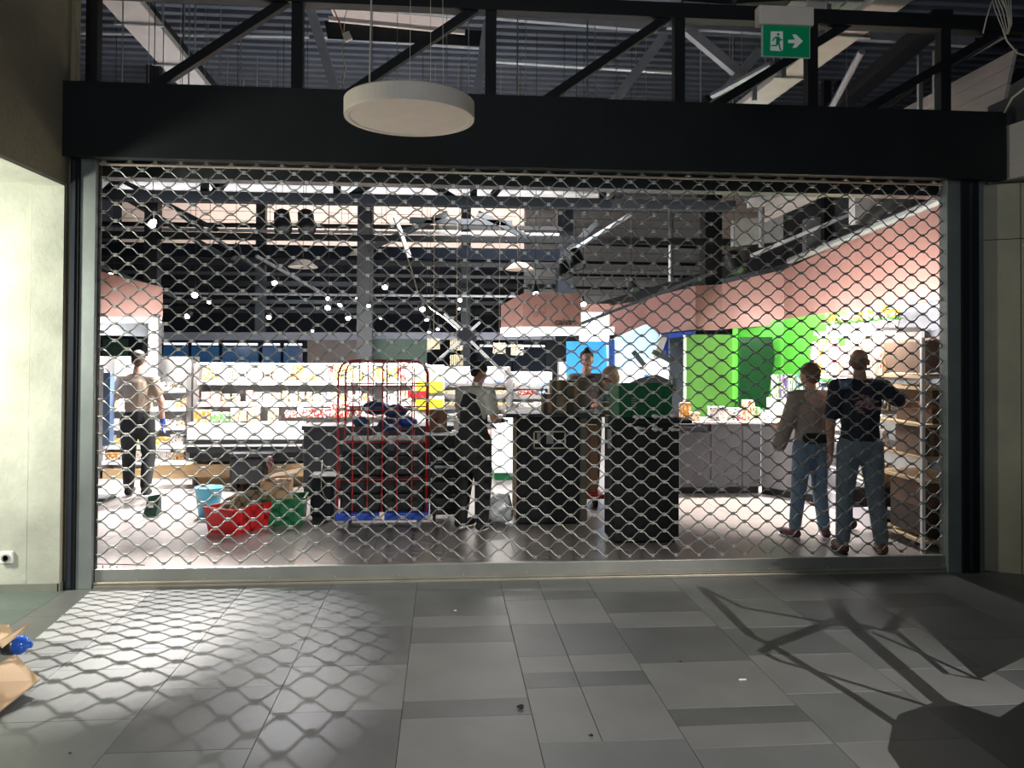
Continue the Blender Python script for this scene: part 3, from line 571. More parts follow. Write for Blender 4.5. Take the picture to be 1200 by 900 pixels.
MB().poly([at(716, 540, Y=8.6), at(800, 540, Y=8.6), at(800, 428, Y=8.6), at(760, 416, Y=8.6), at(716, 424, Y=8.6)], (0, .2, 0)).build('white_front', WHITELIT, tb)
MB().bar(at(768, 420, Y=7.5), at(778, 393, Y=7.5), .12, .1, (0, 1, 0)).build('bracket_arm', SHELFW, tb)
MB().bar(at(742, 412, Y=7.5), at(755, 428, Y=7.5), .08, .08, (0, 1, 0)).build('bracket_arm', DKGREY, tb)
MB().bar(at(765, 412, Y=7.4), at(788, 424, Y=7.4), .08, .08, (0, 1, 0)).build('bracket_arm', DKGREY, tb)
MB().poly([at(785, 520, Y=8.4), at(800, 520, Y=8.4), at(800, 392, Y=8.4), at(785, 392, Y=8.4)], (0, .1, 0)).build('grey_post', GREYBL, tb)
# green door panel leaf
gd = thing('green_door', 'pale green tall door panel with bright edge at centre right', 'door', at(830, 500, Y=6.9))
MB().poly([at(802, 545, Y=6.9), at(861, 545, Y=6.9), at(861, 392, Y=6.9), at(802, 392, Y=6.9)], (0, .06, 0)).build('door_leaf', GREENL, gd)
MB().poly([at(802, 545, Y=6.85), at(804, 545, Y=6.85), at(804, 392, Y=6.85), at(802, 392, Y=6.85)], (0, .04, 0)).build('door_edge', WHITELIT, gd)
MB().poly([at(861, 470, Y=6.8), at(864.5, 470, Y=6.8), at(864.5, 385, Y=6.8), at(861, 385, Y=6.8)], (0, .1, 0)).build('bright_edge', mat('lime_edge', (.2, .9, .1), .4, emit=((.2, 1, .1), .5)), gd)
gg = thing('green_glass_panel', 'dark green glossy glass panel between green walls', 'glass panel', at(888, 470, Y=6.4))
MB().poly([at(866, 478, Y=6.2), at(898, 478, Y=6.2), at(908, 420, Y=6.2), at(905, 395, Y=6.2), at(868, 395, Y=6.2)], (0, .05, 0)).build('glass', GREENG, gg)
# ============================================================ COLUMNS + TRUSSES INSIDE
for n_, (x, Y, w_, y0, y1, m_, lb) in enumerate(((178, 7.0, .2, 180, 390, BLACKM, 'black steel column at left above the copper hood'), (427, 8.0, .26, 180, 470, mat('grey_column', (.05, .053, .06), .5, .1), 'pale grey steel column rising behind the fridges'),
        (661, 9.5, .3, 190, 352, mat('navy_column', (.03, .04, .06), .5, .2), 'navy column behind the checkout sign'), (833, 7.6, .3, 190, 334, BLACKM, 'wide black column above the copper bulkhead'), (968, 6.6, .12, 190, 292, BLACKM, 'thin left one of two black posts at upper right'), (984, 6.6, .12, 190, 288, BLACKM, 'thin right one of two black posts at upper right'), (305, 12, .2, 290, 420, DKGREY, 'far grey column left of the track lights'), (545, 11, .2, 300, 470, DKGREY, 'far grey column behind the star lamp'))):
    a_ = at(x, y1, Y=Y); b_ = at(x, y0, Y=Y); zb = 0 if y1 >= 390 else a_.z
    tag(MB().box((a_.x-w_/2, Y-w_/2, zb), (a_.x+w_/2, Y+w_/2, 6.2)).build('steel_column', m_, origin=(a_.x, Y, zb)), lb, 'column')
def beamline(ya, yb, Y, w_, m_, lb, nm='roof_beam', x0=100, x1=1115, cat='beam', r=None):
    a_, b_ = at(x0, ya, Y=Y), at(x1, yb, Y=Y)
    mb = MB().tube([a_, b_], r, 10) if r else MB().bar(a_, b_, w_, w_)
    return tag(mb.build(nm, m_, origin=a_), lb, cat)
t3 = thing('roof_truss', 'black roof truss spanning the shop just under the silver duct', 'truss', (0, 4.5, 3.9))
MB().bar(at(60, 228, Y=4.5), at(860, 242, Y=4.5), .16, .13).build('bottom_chord', BLACKM, t3)
MB().bar(at(60, 172, Y=4.5), at(860, 190, Y=4.5), .12, .12).build('top_chord', BLACKM, t3)
for a_, b_ in (((235, 190), (262, 232)), ((280, 190), (248, 232)), ((240, 190), (240, 232)), ((395, 190), (395, 232)), ((470, 190), (405, 235)), ((486, 205), (540, 238)), ((555, 200), (555, 238)), ((598, 205), (570, 238)), ((706, 195), (706, 242)), ((740, 215), (712, 242)), ((820, 195), (820, 245)), ((160, 190), (120, 230))): MB().bar(at(*a_, Y=4.5), at(*b_, Y=4.5), .09, .09, (0, 1, 0)).build('web_member', BLACKM, t3)
t4 = thing('roof_truss', 'black truss members crossing below the first shop truss', 'truss', (0, 7.0, 4))
MB().bar(at(60, 275, Y=7), at(870, 284, Y=7), .1, .1).build('bottom_chord', BLACKM, t4)
for a_, b_ in (((430, 292), (525, 250)), ((560, 250), (625, 282)), ((480, 258), (600, 262)), ((120, 215), (260, 300)), ((700, 260), (660, 300))): MB().bar(at(*a_, Y=7), at(*b_, Y=7), .09, .09, (0, 1, 0)).build('web_member', DKGREY, t4)
beamline(219, 226, 6.5, 0, mat('silver_duct', (.75, .75, .78), .3, .8, .05, 30, .3, 60, stretch=(14, 1, 1)), 'long silver spiral duct high across the shop', 'spiral_duct', 105, 712, 'duct', .17)
for n_, (ya, yb, Y, w_) in enumerate(((262, 268, 8, .07), (268, 275, 8.3, .05), (273, 281, 9, .08), (291, 300, 9, .22), (305, 312, 8.5, .08), (318, 326, 9.5, .06), (330, 336, 10.5, .1), (343, 348, 9, .04), (352, 356, 11, .08), (362, 366, 12, .12))):
    beamline(ya, yb, Y, w_, [BLACKM, PGREY, BLACKM, NAVY, BLACKM, DKGREY, BLACKM, PGREY, DKGREY, BLACKM][n_], 'horizontal service run %s under the shop roof' % ['topmost', 'thin grey second', 'black third', 'broad navy fourth', 'fifth black', 'sixth dark grey', 'seventh black', 'thin eighth pale', 'ninth dark grey', 'lowest broad black'][n_], 'service_pipe', 100, 655, 'pipe')
for n_, (ya, yb, Y) in enumerate(((285, 291, 12), (307, 311, 12.2), (322, 325, 12.4), (337, 340, 12.5))):
    beamline(ya, yb, Y, .06, BLACKM, 'black rail %s in front of the white cladding' % ['first from top', 'second from top', 'third from top', 'fourth from top'][n_], 'wall_rail', 660, 850, 'rail')
beamline(394, 394, 8.9, .14, mat('grey_valance', (.16, .17, .22), .5), 'long grey valance line above the far freezers', 'valance', 186, 650, 'valance')
# diagonal strips, tubes and a loose cable
FL = mat('lit_tube', (1, 1, 1), .4, emit=((.95, .95, 1), .9))
for n_, (a_, b_, Y) in enumerate((((738, 252), (660, 300), 6.0), ((462, 252), (480, 300), 6.2), ((210, 250), (310, 320), 5.5), ((300, 300), (380, 345), 8), ((130, 205), (255, 270), 5), ((1000, 250), (880, 300), 5.), ((840, 318), (640, 395), 6.5), ((100, 305), (210, 350), 7))):
    tag(MB().bar(at(*a_, Y=Y), at(*b_, Y=Y+1.2), .05, .05).build('track_rail', [PGREY, FL, DKGREY, PGREY, BLACKM, GALV, DKGREY, DKGREY][n_], origin=at(*a_, Y=Y)), ['pale track sloping down right of the roof truss centre', 'bright narrow tube left of centre below the truss', 'dark rail sloping right from the big spotlight', 'pale rail ending at the bright track light', 'black rail sloping through the upper left grille corner', 'galvanised rail above the copper bulkhead', 'dark rail sloping down towards the checkout sign', 'dark rail above the left copper hood'][n_], 'rail')
MB_ = MB().tube([at(461, 255, Y=4), at(470, 280, Y=4), at(483, 318, Y=4), at(490, 345, Y=4), at(505, 362, Y=4), at(520, 372, Y=4), at(538, 388, Y=4)], .007, 6)
tag(MB_.build('loose_cable', CABLEW, origin=at(461, 255, Y=4), smooth=True), 'loose white cable drooping down to the star lamp', 'cable')
tag(MB().tube([at(892, 200, Y=5.5), at(892, 290, Y=5.5)], .04, 8).build('down_pipe', PGREY, origin=at(892, 290, Y=5.5)), 'pale vertical pipe at upper right behind the grille', 'pipe')
tag(MB().tube([at(735, 222, Y=9), at(783, 222, Y=9), at(786, 230, Y=9), at(786, 330, Y=9)], .05, 8).build('bent_pipe', GALV, origin=at(786, 330, Y=9)), 'bent grey pipe in front of the white cladding', 'pipe')
BX = mat('pale_panel', (.5, .5, .5), .6)
for n_, (x0, y0, x1, y1, Y, m_) in enumerate(((1002, 228, 1068, 262, 3.4, BX), (880, 232, 930, 242, 5, BX), (860, 258, 918, 288, 6.6, BX), (838, 200, 870, 225, 6.6, BX), (930, 205, 965, 245, 6.8, DKGREY), (945, 256, 1000, 300, 6.8, PGREY))):
    tag(MB().poly([at(x0, y1, Y=Y), at(x1, y1-6, Y=Y), at(x1, y0-6, Y=Y), at(x0, y0, Y=Y)], (0, .15, 0)).build('ceiling_box', m_, origin=at(x0, y1, Y=Y)), ['large pale panel above the copper bulkhead at right', 'narrow pale panel at upper right', 'tilted pale panel behind the vertical pipe', 'small pale panel beside the black column', 'dark box near the exit side of the shop ceiling', 'grey box behind the two thin black posts'][n_], 'ceiling panel')
# star lamp
sl = thing('star_lamp', 'large hanging star-shaped lamp with grey octagonal hub and tube arms', 'lamp', at(547, 394, Y=3.2))
hc = at(547, 394, Y=3.2); b = MB(); b.lathe([(.0, -.03), (.12, -.03), (.13, 0), (.12, .03), (0.01, .04)], hc, 8, 'Y'); b.build('hub', mat('hub_grey', (.2, .21, .26), .5), sl)
for a_, b_ in (((552, 400), (593, 440)), ((540, 399), (513, 422)), ((552, 387), (562, 378)), ((541, 386), (521, 368))):
    MB().tube([at(*a_, Y=3.17), at(*b_, Y=3.0)], .016, 8).build('lamp_arm', mat('lamp_tube_white', (.8, .8, .78), .4, emit=((1, 1, 1), .5)), sl, True)
MB().tube([hc+Vector((0, 0, .1)), Vector((hc.x, hc.y, 6.2))], .005, 5).build('suspension_wire', GALV, sl)
# spotlights
def spot(px, py, Y, r, lb, aim=(0, -1, -.6), lit=True):
    c = at(px, py, Y=Y); t = thing('track_spotlight', lb, 'spotlight', c); d = Vector(aim).normalized(); rot = d.to_track_quat('Z', 'Y').to_matrix()
    b = MB(); b.lathe([(r*.5, -r*3), (r*.95, -r*2.6), (r*1.1, -.2*r), (r*1.1, .05*r), (r*.92, .05*r), (r*.9, -.3*r)], (0, 0, 0), 14)
    for v in b.v: v[:] = rot@v+c
    b.build('lamp_head', BLACKM, t, True)
    b = MB(); b.ball((0, 0, -.12*r), r*.88, 12, 6, 1, 1, .3)
    for v in b.v: v[:] = rot@v+c
    b.build('lens', LAMPE if lit else DKGREY, t, True)
    q_ = c-d*r*1.6; MB().bar(q_, q_+Vector((0, 0, .12)), .02, .02, (0, 1, 0)).build('stem', BLACKM, t); MB().tube([q_+Vector((0, 0, .1)), Vector((q_.x, q_.y, 6.2))], .004, 5).build('suspension_wire', BLACKM, t)
    return t
spot(178, 263, 1.75, .038, 'large bright spotlight at upper left behind the grille', (.25, -1, -.35))
SP = [(228, 346, 6, .05), (245, 354, 7, .035), (219, 371, 8, .05), (130, 322, 5.4, .04), (322, 332, 6, .05), (315, 372, 8, .045), (384, 350, 7, .035), (384, 361, 7.5, .05), (398, 358, 7, .045), (408, 373, 8, .05), (451, 337, 6, .045), (432, 359, 7, .04), (495, 363, 6, .05), (446, 373, 8, .025), (539, 352, 6, .035), (500, 375, 7, .035), (513, 386, 8, .03), (503, 390, 8, .035), (538, 362, 7, .02), (418, 350, 8, .025), (366, 388, 9, .03)]
for x, y, Y, r in SP: tag(spot(x, y, Y, r, 'x', (random.uniform(-.3, .3), -1, random.uniform(-.9, -.4))), 'small lit track spotlight glowing in the dark ceiling of the shop', None, 'small track spotlights over the aisles')
for x, y, Y, r, lb in ((332, 270, 5, .11, 'unlit black spotlight left of the pair above the aisles'), (360, 270, 5, .11, 'unlit black spotlight right of the pair above the aisles'), (277, 303, 5, .07, 'small unlit black spotlight above the left aisle'), (678, 313, 5, .1, 'unlit black spotlight above the checkout sign'), (663, 324, 5, .09, 'lower unlit black spotlight above the checkout sign'), (742, 340, 5, .07, 'unlit black spotlight right of the checkout sign'), (865, 318, 5, .11, 'unlit black spotlight above the copper bulkhead')):
    spot(x, y, Y, r, lb, (.2, -.5, -1), False)
spot(684, 357, 5.6, .045, 'lit spotlight at the right edge of the checkout sign', (0, -1, -.5)); spot(628, 344, 5.0, .05, 'lit spotlight in front of the checkout sign top', (0, -.6, -1))
for n_, (x, y, Y) in enumerate(((355, 313, 6), (609, 316, 6), (420, 300, 9))):
    c = at(x, y, Y=Y); t = thing('hanging_luminaire', ['flat pale hanging luminaire over the left aisle', 'flat pale hanging luminaire left above the checkout sign', 'small pale luminaire deep over the aisles'][n_], 'lamp', c)
    b = MB(); b.lathe([(.01, .12), (.1, .1), (.22, .0), (.2, -.01), (.01, -.01)], c, 20); b.build('shade', CREAM, t)
    MB().tube([c+Vector((0, 0, .1)), Vector((c.x, c.y, 6.2))], .005, 5).build('cord', DKGREY, t)
# ============================================================ GONDOLAS
def zpx(x, y, Y): return at(x, y, Y=Y).z
def xpx(x, Y): return at(x, 440, Y=Y).x
BASES = {}
def pmesh(kind, m_):
    key = (kind, m_.name)
    if key in BASES: return BASES[key]
    b = MB()
    if kind == 'bag':
        b.add([(-.5, 0, 0), (.5, 0, 0), (.5, 0, 1), (-.5, 0, 1), (-.42, -.5, .12), (.42, -.5, .12), (.4, -.42, .85), (-.4, -.42, .85), (-.42, .5, .12), (.42, .5, .12), (.4, .42, .85), (-.4, .42, .85)],
              [(4, 5, 6, 7), (0, 1, 5, 4), (1, 2, 6, 5), (2, 3, 7, 6), (3, 0, 4, 7), (9, 8, 11, 10), (1, 0, 8, 9), (2, 1, 9, 10), (3, 2, 10, 11), (0, 3, 11, 8)])
    elif kind == 'box': b.bevbox((-.5, -.5, 0), (.5, .5, 1), .03)
    elif kind == 'jar': b.lathe([(.4, 0), (.5, .06), (.5, .62), (.42, .74), (.4, .78), (.44, .8), (.44, 1), (.05, 1)], n=12)
    elif kind == 'bottle': b.lathe([(.42, 0), (.5, .04), (.5, .55), (.3, .72), (.17, .8), (.17, .93), (.21, .94), (.2, 1)], n=12)
    elif kind == 'tray': b.add([(-.42, -.42, 0), (.42, -.42, 0), (.42, .42, 0), (-.42, .42, 0), (-.5, -.5, .55), (.5, -.5, .55), (.5, .5, .55), (-.5, .5, .55), (-.34, -.34, .95), (.34, -.34, 1), (.34, .34, .95), (-.34, .34, 1)], [(3, 2, 1, 0), (0, 1, 5, 4), (1, 2, 6, 5), (2, 3, 7, 6), (3, 0, 4, 7), (4, 5, 9, 8), (5, 6, 10, 9), (6, 7, 11, 10), (7, 4, 8, 11), (8, 9, 10, 11)])
    elif kind == 'fruit': b.ball((0, 0, .5), .5, 10, 7)
    BASES[key] = b.mesh({'bag': 'snack_bag', 'box': 'carton', 'jar': 'lidded_jar', 'bottle': 'bottle', 'tray': 'food_tray', 'fruit': 'bread_loaf'}[kind], m_, kind in ('jar', 'bottle', 'fruit')); return BASES[key]
NMK = {'bag': 'snack_bag', 'box': 'carton', 'jar': 'lidded_jar', 'bottle': 'bottle', 'tray': 'food_tray', 'fruit': 'bread_loaf'}
CN = {'white': (.75, .74, .72), 'cream': (.7, .6, .42), 'yellow': (.75, .5, .06), 'orange': (.7, .28, .03), 'red': (.6, .03, .04), 'pink': (.7, .3, .32), 'brown': (.28, .13, .05), 'green': (.1, .4, .08), 'blue': (.06, .2, .6), 'purple': (.2, .08, .45), 'dark': (.03, .03, .035), 'tan': (.45, .32, .2)}
def pm(c):
    if 'packaging_'+c in MATS: return MATS['packaging_'+c]
    M = mat('packaging_'+c, CN[c], .4, 0, .15, 6); nt = M.node_tree; N = nt.nodes; L = nt.links; B = N['Principled BSDF']; old = B.inputs['Base Color'].links[0].from_socket
    tc = [n for n in N if n.type == 'TEX_COORD'][0]; oi = N.new('ShaderNodeObjectInfo'); ad = N.new('ShaderNodeVectorMath'); ad.operation = 'MULTIPLY_ADD'; L.new(oi.outputs['Random'], ad.inputs[0]); ad.inputs[1].default_value = (9, 9, 9); L.new(tc.outputs['Object'], ad.inputs[2])
    last = old
    for sc_, th_, colr in ((3.2, .36, (.8, .78, .74, 1) if c not in ('white', 'cream') else (.3, .07, .05, 1) if c == 'cream' else (.12, .13, .2, 1)), (5.5, .22, (.06, .04, .04, 1)), (4.3, .2, (.75, .5, .08, 1))):
        vo = N.new('ShaderNodeTexVoronoi'); vo.distance = 'CHEBYCHEV'; vo.inputs['Scale'].default_value = sc_; L.new(ad.outputs[0], vo.inputs['Vector'])
        lt = N.new('ShaderNodeMath'); lt.operation = 'LESS_THAN'; lt.inputs[1].default_value = th_*(.75 if c in ('white', 'cream') else 1); L.new(vo.outputs['Distance'], lt.inputs[0])
        mx = N.new('ShaderNodeMix'); mx.data_type = 'RGBA'; L.new(lt.outputs[0], mx.inputs[0]); L.new(last, mx.inputs[6]); mx.inputs[7].default_value = colr; last = mx.outputs[2]
    L.new(last, B.inputs['Base Color']); return M
def fill(x0, x1, Y, z, dep, hmax, kinds, cols, place, density=1.0, wr_=(.07, .13)):
    x = x0+.03
    while x < x1-.05:
        w_ = random.uniform(*wr_); kd = random.choice(kinds); c = random.choice(cols); run = random.choice((1, 2, 3))
        hh = hmax*random.uniform(.6, .95)
        if kd == 'tray': hh = min(hh, .09)
        if kd == 'fruit': hh = min(hh, .1)
        for _ in range(run):
            if x+w_ > x1: x = x1; break
            if random.random() < density:
                o = bpy.data.objects.new(NMK[kd], pmesh(kd, pm(c))); COL.objects.link(o)
                dp = min(dep*.7, w_ if kd in ('jar', 'bottle') else w_*random.uniform(.7, 1.5))
                o.location = (x+w_/2, Y+dp/2+.02, z+.001); o.scale = (w_*.94, dp, hh); o.rotation_euler = (0, 0, random.uniform(-.04, .04))
                nm = NMK[kd].replace('_', ' ')
                tag(o, '%s %s %s' % (c, nm, place), nm.split()[-1], '%s %ss %s' % (c, nm, place))
            x += w_
def gondola(lb, x0, x1, Y, dep, shelves, ztop, plinth=True, back=mat('mid_grey_back', (.3, .29, .29), .6), name='gondola_shelf', rails=True):
    t = thing(name, lb, 'shelf', ((x0+x1)/2, Y, 0)); MB().box((x0, Y+dep, .1), (x1, Y+dep+.04, ztop)).build('back_panel', back, t)
    for x in (x0, x1): MB().box((x-.03, Y+.02, 0), (x+.03, Y+dep, ztop)).build('upright', SHELFG, t)
    for z, m_ in shelves:
        MB().box((x0+.03, Y, z-.03), (x1-.03, Y+dep, z)).build('shelf', SHELFG, t)
        if rails: MB().box((x0+.03, Y-.012, z-.045), (x1-.03, Y, z+.012)).build('price_rail', m_, t)
        MB().box((x0+.06, Y+.05, z-.042), (x1-.06, Y+.09, z-.03)).build('light_strip', STRIPE, t)
    if plinth: MB().box((x0, Y+.02, 0), (x1, Y+.08, .12)).build('plinth', WOOD, t)
    return t
# A: long chilled gondola in the middle-left
Yg = 4.4; xa, xb = xpx(229, Yg), xpx(500, Yg)
zA = [zpx(360, 447, Yg), zpx(360, 472, Yg)]
gA = gondola('long bright chilled gondola behind the crates with white shelves', xa, xb, Yg, .55, [(zA[0], SHELFW), (zA[1], SHELFW)], zpx(360, 427, Yg), True)
xd = xpx(356, Yg-.25); zd0, zd1 = zpx(300, 515, Yg-.3), zpx(300, 496, Yg-.3)
MB().box((xa, Yg-.3, zd0), (xd, Yg, zd1)).build('display_deck', SHELFW, gA)
MB().box((xa, Yg-.32, zpx(300, 530, Yg-.3)), (xd, Yg+.0, zd0)).build('black_base', BLKP, gA)
MB().box((xa, Yg-.325, zpx(300, 523, Yg-.3)), (xd, Yg-.32, zpx(300, 520.5, Yg-.3))).build('trim_line', SHELFW, gA)
MB().box((xa, Yg-.2, zpx(300, 541, Yg-.3)), (xb, Yg+.1, zpx(300, 530, Yg-.3))).build('black_base', BLKP, gA)
MB().box((xpx(190, Yg), Yg-.22, zpx(300, 560, Yg-.3)), (xb, Yg+.1, zpx(300, 545, Yg-.3))).build('wooden_plinth', WOOD, gA)
MB().box((xa, Yg+.04, 1.53), (xb, Yg+.1, 1.55)).build('light_strip', STRIPE, gA)
fill(xa+.03, xa+(xb-xa)*.55, Yg+.02, zA[0], .4, .26, ['bag', 'fruit', 'bag'], ['white', 'cream', 'yellow', 'orange', 'cream'], 'on the top shelf of the long chilled gondola, left half', .95)
fill(xa+(xb-xa)*.55, xb, Yg+.02, zA[0], .4, .26, ['bag', 'jar', 'box'], ['yellow', 'orange', 'red', 'white', 'white'], 'on the top shelf of the long chilled gondola, right half', .95)
fill(xa+.03, xb, Yg+.02, zA[1], .4, .17, ['bag', 'box', 'jar'], ['white', 'tan', 'pink', 'brown', 'white', 'dark'], 'on the second shelf of the long chilled gondola', .85)
fill(xa+.03, xd-.2, Yg-.26, zd1, .4, .2, ['bag', 'tray', 'box'], ['white', 'cream', 'orange', 'green', 'white', 'tan'], 'on the front deck of the long chilled gondola', .95)
fill(xd-.3, xb, Yg-.1, zd1+.05, .4, .18, ['bag', 'box', 'tray'], ['red', 'pink', 'red', 'white'], 'at the red end of the long chilled gondola', .9)
fill(xa+.2, xb, Yg-.18, zpx(300, 545, Yg-.3), .2, .05, ['tray', 'box'], ['red', 'white', 'orange', 'dark'], 'on the low ledge of the long chilled gondola', .4)
c_ = Vector((-2.72, 2.46, 3.62)); nz_ = thing('track_spotlight', 'spotlight high behind the fascia that shines through the grille onto the tiles', 'spotlight', c_); MB().lathe([(.05, .02), (.055, .15), (.03, .16)], c_, 14).build('lamp_head', BLACKM, nz_); MB().tube([c_+Vector((0, 0, .15)), Vector((c_.x, c_.y, 6.2))], .004, 5).build('suspension_wire', BLACKM, nz_)
# B: bright left end display
Yb = 5.0; xl0, xl1 = xpx(118, Yb), xpx(221, Yb)
gB = gondola('bright shelf unit at the far left behind the person in beige', xl0, xl1, Yb, .38, [(zpx(200, z_, Yb), SHELFW) for z_ in (456, 478, 500, 522, 540)], zpx(200, 418, Yb), True)
for z_, cols in ((456, ['dark', 'orange', 'dark', 'white']), (478, ['yellow', 'orange', 'white']), (500, ['white', 'cream', 'white']), (522, ['orange', 'white', 'yellow']), (540, ['white', 'orange', 'cream'])):
    fill(xl0, xl1, Yb+.02, zpx(200, z_, Yb), .4, .14, ['bag', 'tray', 'box'], cols, 'on the %s shelf behind the person in beige' % {456: 'top', 478: 'second', 500: 'third', 522: 'fourth', 540: 'lowest'}[z_], .95)
ft = thing('leaflet_stand', 'white and blue leaflet stand at the left edge behind the guide rail', 'stand', (xpx(112, 3.4), 3.4, 0))
MB().box((xpx(100, 3.4), 3.4, .45), (xpx(122, 3.4), 3.45, 1.5)).build('white_panel', SHELFW, ft); MB().box((xpx(122, 3.4), 3.38, .62), (xpx(130, 3.4), 3.5, 1.45)).build('blue_side', mat('steel_blue', (.12, .2, .36), .5), ft); MB().box((xpx(100, 3.4), 3.3, 0), (xpx(130, 3.4), 3.6, .04)).build('foot', DKGREY, ft); MB().box((xpx(108, 3.4), 3.44, 0), (xpx(112, 3.4), 3.48, .5)).build('stem', DKGREY, ft)
for z_ in (.75, 1.0, 1.25): MB().box((xpx(103, 3.4), 3.385, z_), (xpx(112, 3.4), 3.399, z_+.13)).build('leaflet', pm('red') if z_ == 1.0 else pm('white'), ft)
# C: second gondola right of the cage
Yc = 5.6; xc0, xc1 = xpx(500, Yc), xpx(596, Yc)
gC = gondola('shelf unit behind the aproned person with yellow boxes', xc0, xc1, Yc, .45, [(zpx(550, z_, Yc), SHELFG) for z_ in (450, 463, 476, 490, 510)], zpx(550, 430, Yc))
for z_, cols, lv in ((450, ['purple', 'white', 'blue'], 'top'), (463, ['yellow', 'cream'], 'second'), (476, ['cream', 'yellow'], 'third'), (490, ['white', 'purple'], 'fourth'), (510, ['white', 'pink'], 'lowest')): fill(xc0, xc1, Yc+.02, zpx(550, z_, Yc), .35, .075, ['box'], cols, 'on the %s shelf behind the aproned person' % lv, 1, (.05, .09))
Ye = 5.8; xe0, xe1 = xpx(599, Ye), xpx(645, Ye)
gE = gondola('white shelf unit just left of the cashier', xe0, xe1, Ye, .45, [(zpx(600, z_, Ye), SHELFG) for z_ in (452, 464, 478, 492)], zpx(600, 436, Ye))
for z_, lv in ((452, 'top'), (464, 'second'), (478, 'third'), (492, 'lowest')): fill(xe0, xe1, Ye+.02, zpx(600, z_, Ye), .35, .1, ['box', 'bottle', 'bag'], ['white', 'blue', 'white', 'red'], 'on the %s shelf just left of the cashier' % lv, 1, (.06, .1))
yk = thing('display_stand', 'yellow and white promotional cardboard display stand right of the red cage', 'display', (xpx(503, 4.0), 4.0, 0))
MB().bevbox((xpx(483, 4.0), 4.0, 0), (xpx(521, 4.0), 4.15, zpx(500, 428, 4.0))).build('body', mat('cream_white_card', (.75, .72, .62), .6), yk)
for ya, yb_ in ((447, 460), (468, 480)): MB().box((xpx(488, 4.0), 3.985, zpx(500, yb_, 4)), (xpx(519, 4.0), 4.0, zpx(500, ya, 4))).build('yellow_panel', mat('yellow_card', (.8, .62, .02), .6), yk)
MB().box((xpx(478, 4.0), 3.98, zpx(500, 466, 4)), (xpx(499, 4.0), 3.998, zpx(500, 458, 4))).build('red_banner', REDP, yk)
# far freezers with blue glass
for n_, (x0, x1) in enumerate(((190, 222), (223, 258), (259, 304), (306, 330), (331, 356), (560, 600), (601, 640))):
    Yf = 9.0; t = thing('glass_freezer', ['leftmost upright freezer with blue glass door', 'second upright blue glass freezer from left', 'wide third upright freezer with bright reflections', 'fourth upright blue glass freezer from left', 'fifth upright blue glass freezer, left of grey column', 'dark glazed cabinet left below the checkout sign', 'dark glazed cabinet right below the checkout sign'][n_], 'freezer', (xpx(x0, Yf), Yf, 0))
    z0, z1 = 0, zpx(250, 399, Yf); MB().box((xpx(x0, Yf), Yf, 0), (xpx(x1, Yf), Yf+.6, z1)).build('cabinet', NAVY, t)
    MB().box((xpx(x0+1.5, Yf), Yf-.02, .3), (xpx(x1-1.5, Yf), Yf, zpx(250, 406, Yf))).build('glass_door', BLUEGL if n_ < 5 else NAVY, t)
    MB().box((xpx(x0+2, Yf), Yf-.03, zpx(250, 404.5, Yf)), (xpx(x1-2, Yf), Yf-.02, zpx(250, 402, Yf))).build('light_strip', FL, t)
for n_, (x0, x1, y0, y1, m_) in enumerate(((360, 420, 398, 428, mat('dull_brown_panel', (.05, .03, .025), .5)), (437, 500, 396, 430, mat('dull_green_panel', (.012, .045, .03), .5)), (120, 150, 398, 418, mat('dull_green_panel', (.012, .045, .03), .5)), (150, 176, 398, 425, NAVY))):
    Yf = 8.4; tag(MB().box((xpx(x0, Yf), Yf, 0), (xpx(x1, Yf), Yf+.3, zpx(300, y0, Yf))).build('partition_panel', m_, origin=(xpx(x0, Yf), Yf, 0)), ['brownish partition left of the pale grey column', 'dull green partition right of the pale grey column', 'dull green partition behind the person in beige', 'navy partition beneath the copper hood'][n_], 'partition')
# wire baskets display
for n_, (x, y) in enumerate(((508, 403), (535, 404), (535, 422), (585, 408), (606, 410))):
    Yw = 6.4; c = at(x, y, Y=Yw); b = MB()
    for k in range(-3, 4): b.bar(c+Vector((k*.03, 0, -.08)), c+Vector((k*.03, 0, .08)), .007, .007, (0, 1, 0))
    for k in range(-3, 4): b.bar(c+Vector((-.1, 0, k*.026)), c+Vector((.1, 0, k*.026)), .007, .007)
    b.tube([c+Vector((0, 0, .08)), Vector((c.x, c.y, 6.2))], .003, 4)
    tag(b.build('wire_basket', mat('brass_wire', (.5, .42, .28), .4, .6), origin=c), ['round-mesh wire basket left of the star lamp hub', 'upper wire basket under the star lamp hub', 'lower wire basket under the star lamp hub', 'wire basket under the checkout sign left end', 'wire basket under the checkout sign middle'][n_], 'basket')
# D: right-wall shelves (run along the wall)
def wallpt(s): # s = Y position along right display front
    return Vector((4.13+(s-1.3)*.12, s, 0))
rs = thing('wall_shelf', 'long brightly lit shelf run along the right wall with flowers on top', 'shelf', wallpt(2.6))
S0, S1 = 1.45, 3.35; p0, p1 = wallpt(S0), wallpt(S1); off = Vector((.5, 0, 0))
def wbox(s0, s1, z0, z1, d0, d1, m_, nm, par):
    a_, b_ = wallpt(s0), wallpt(s1); u = Vector((d0, 0, 0)); v = Vector((d1, 0, 0))
    return MB().hexa([a_+u+Vector((0, 0, z0)), b_+u+Vector((0, 0, z0)), b_+v+Vector((0, 0, z0)), a_+v+Vector((0, 0, z0)), a_+u+Vector((0, 0, z1)), b_+u+Vector((0, 0, z1)), b_+v+Vector((0, 0, z1)), a_+v+Vector((0, 0, z1))]).build(nm, m_, par)
wbox(S0, S1, .1, 1.95, .5, .54, SHELFW, 'back_panel', rs)
for z_ in (.45, .8, 1.15, 1.48): wbox(S0, S1, z_-.03, z_, 0, .5, SHELFG, 'shelf', rs); wbox(S0, S1, z_-.05, z_-.035, .04, .1, STRIPE, 'light_strip', rs)
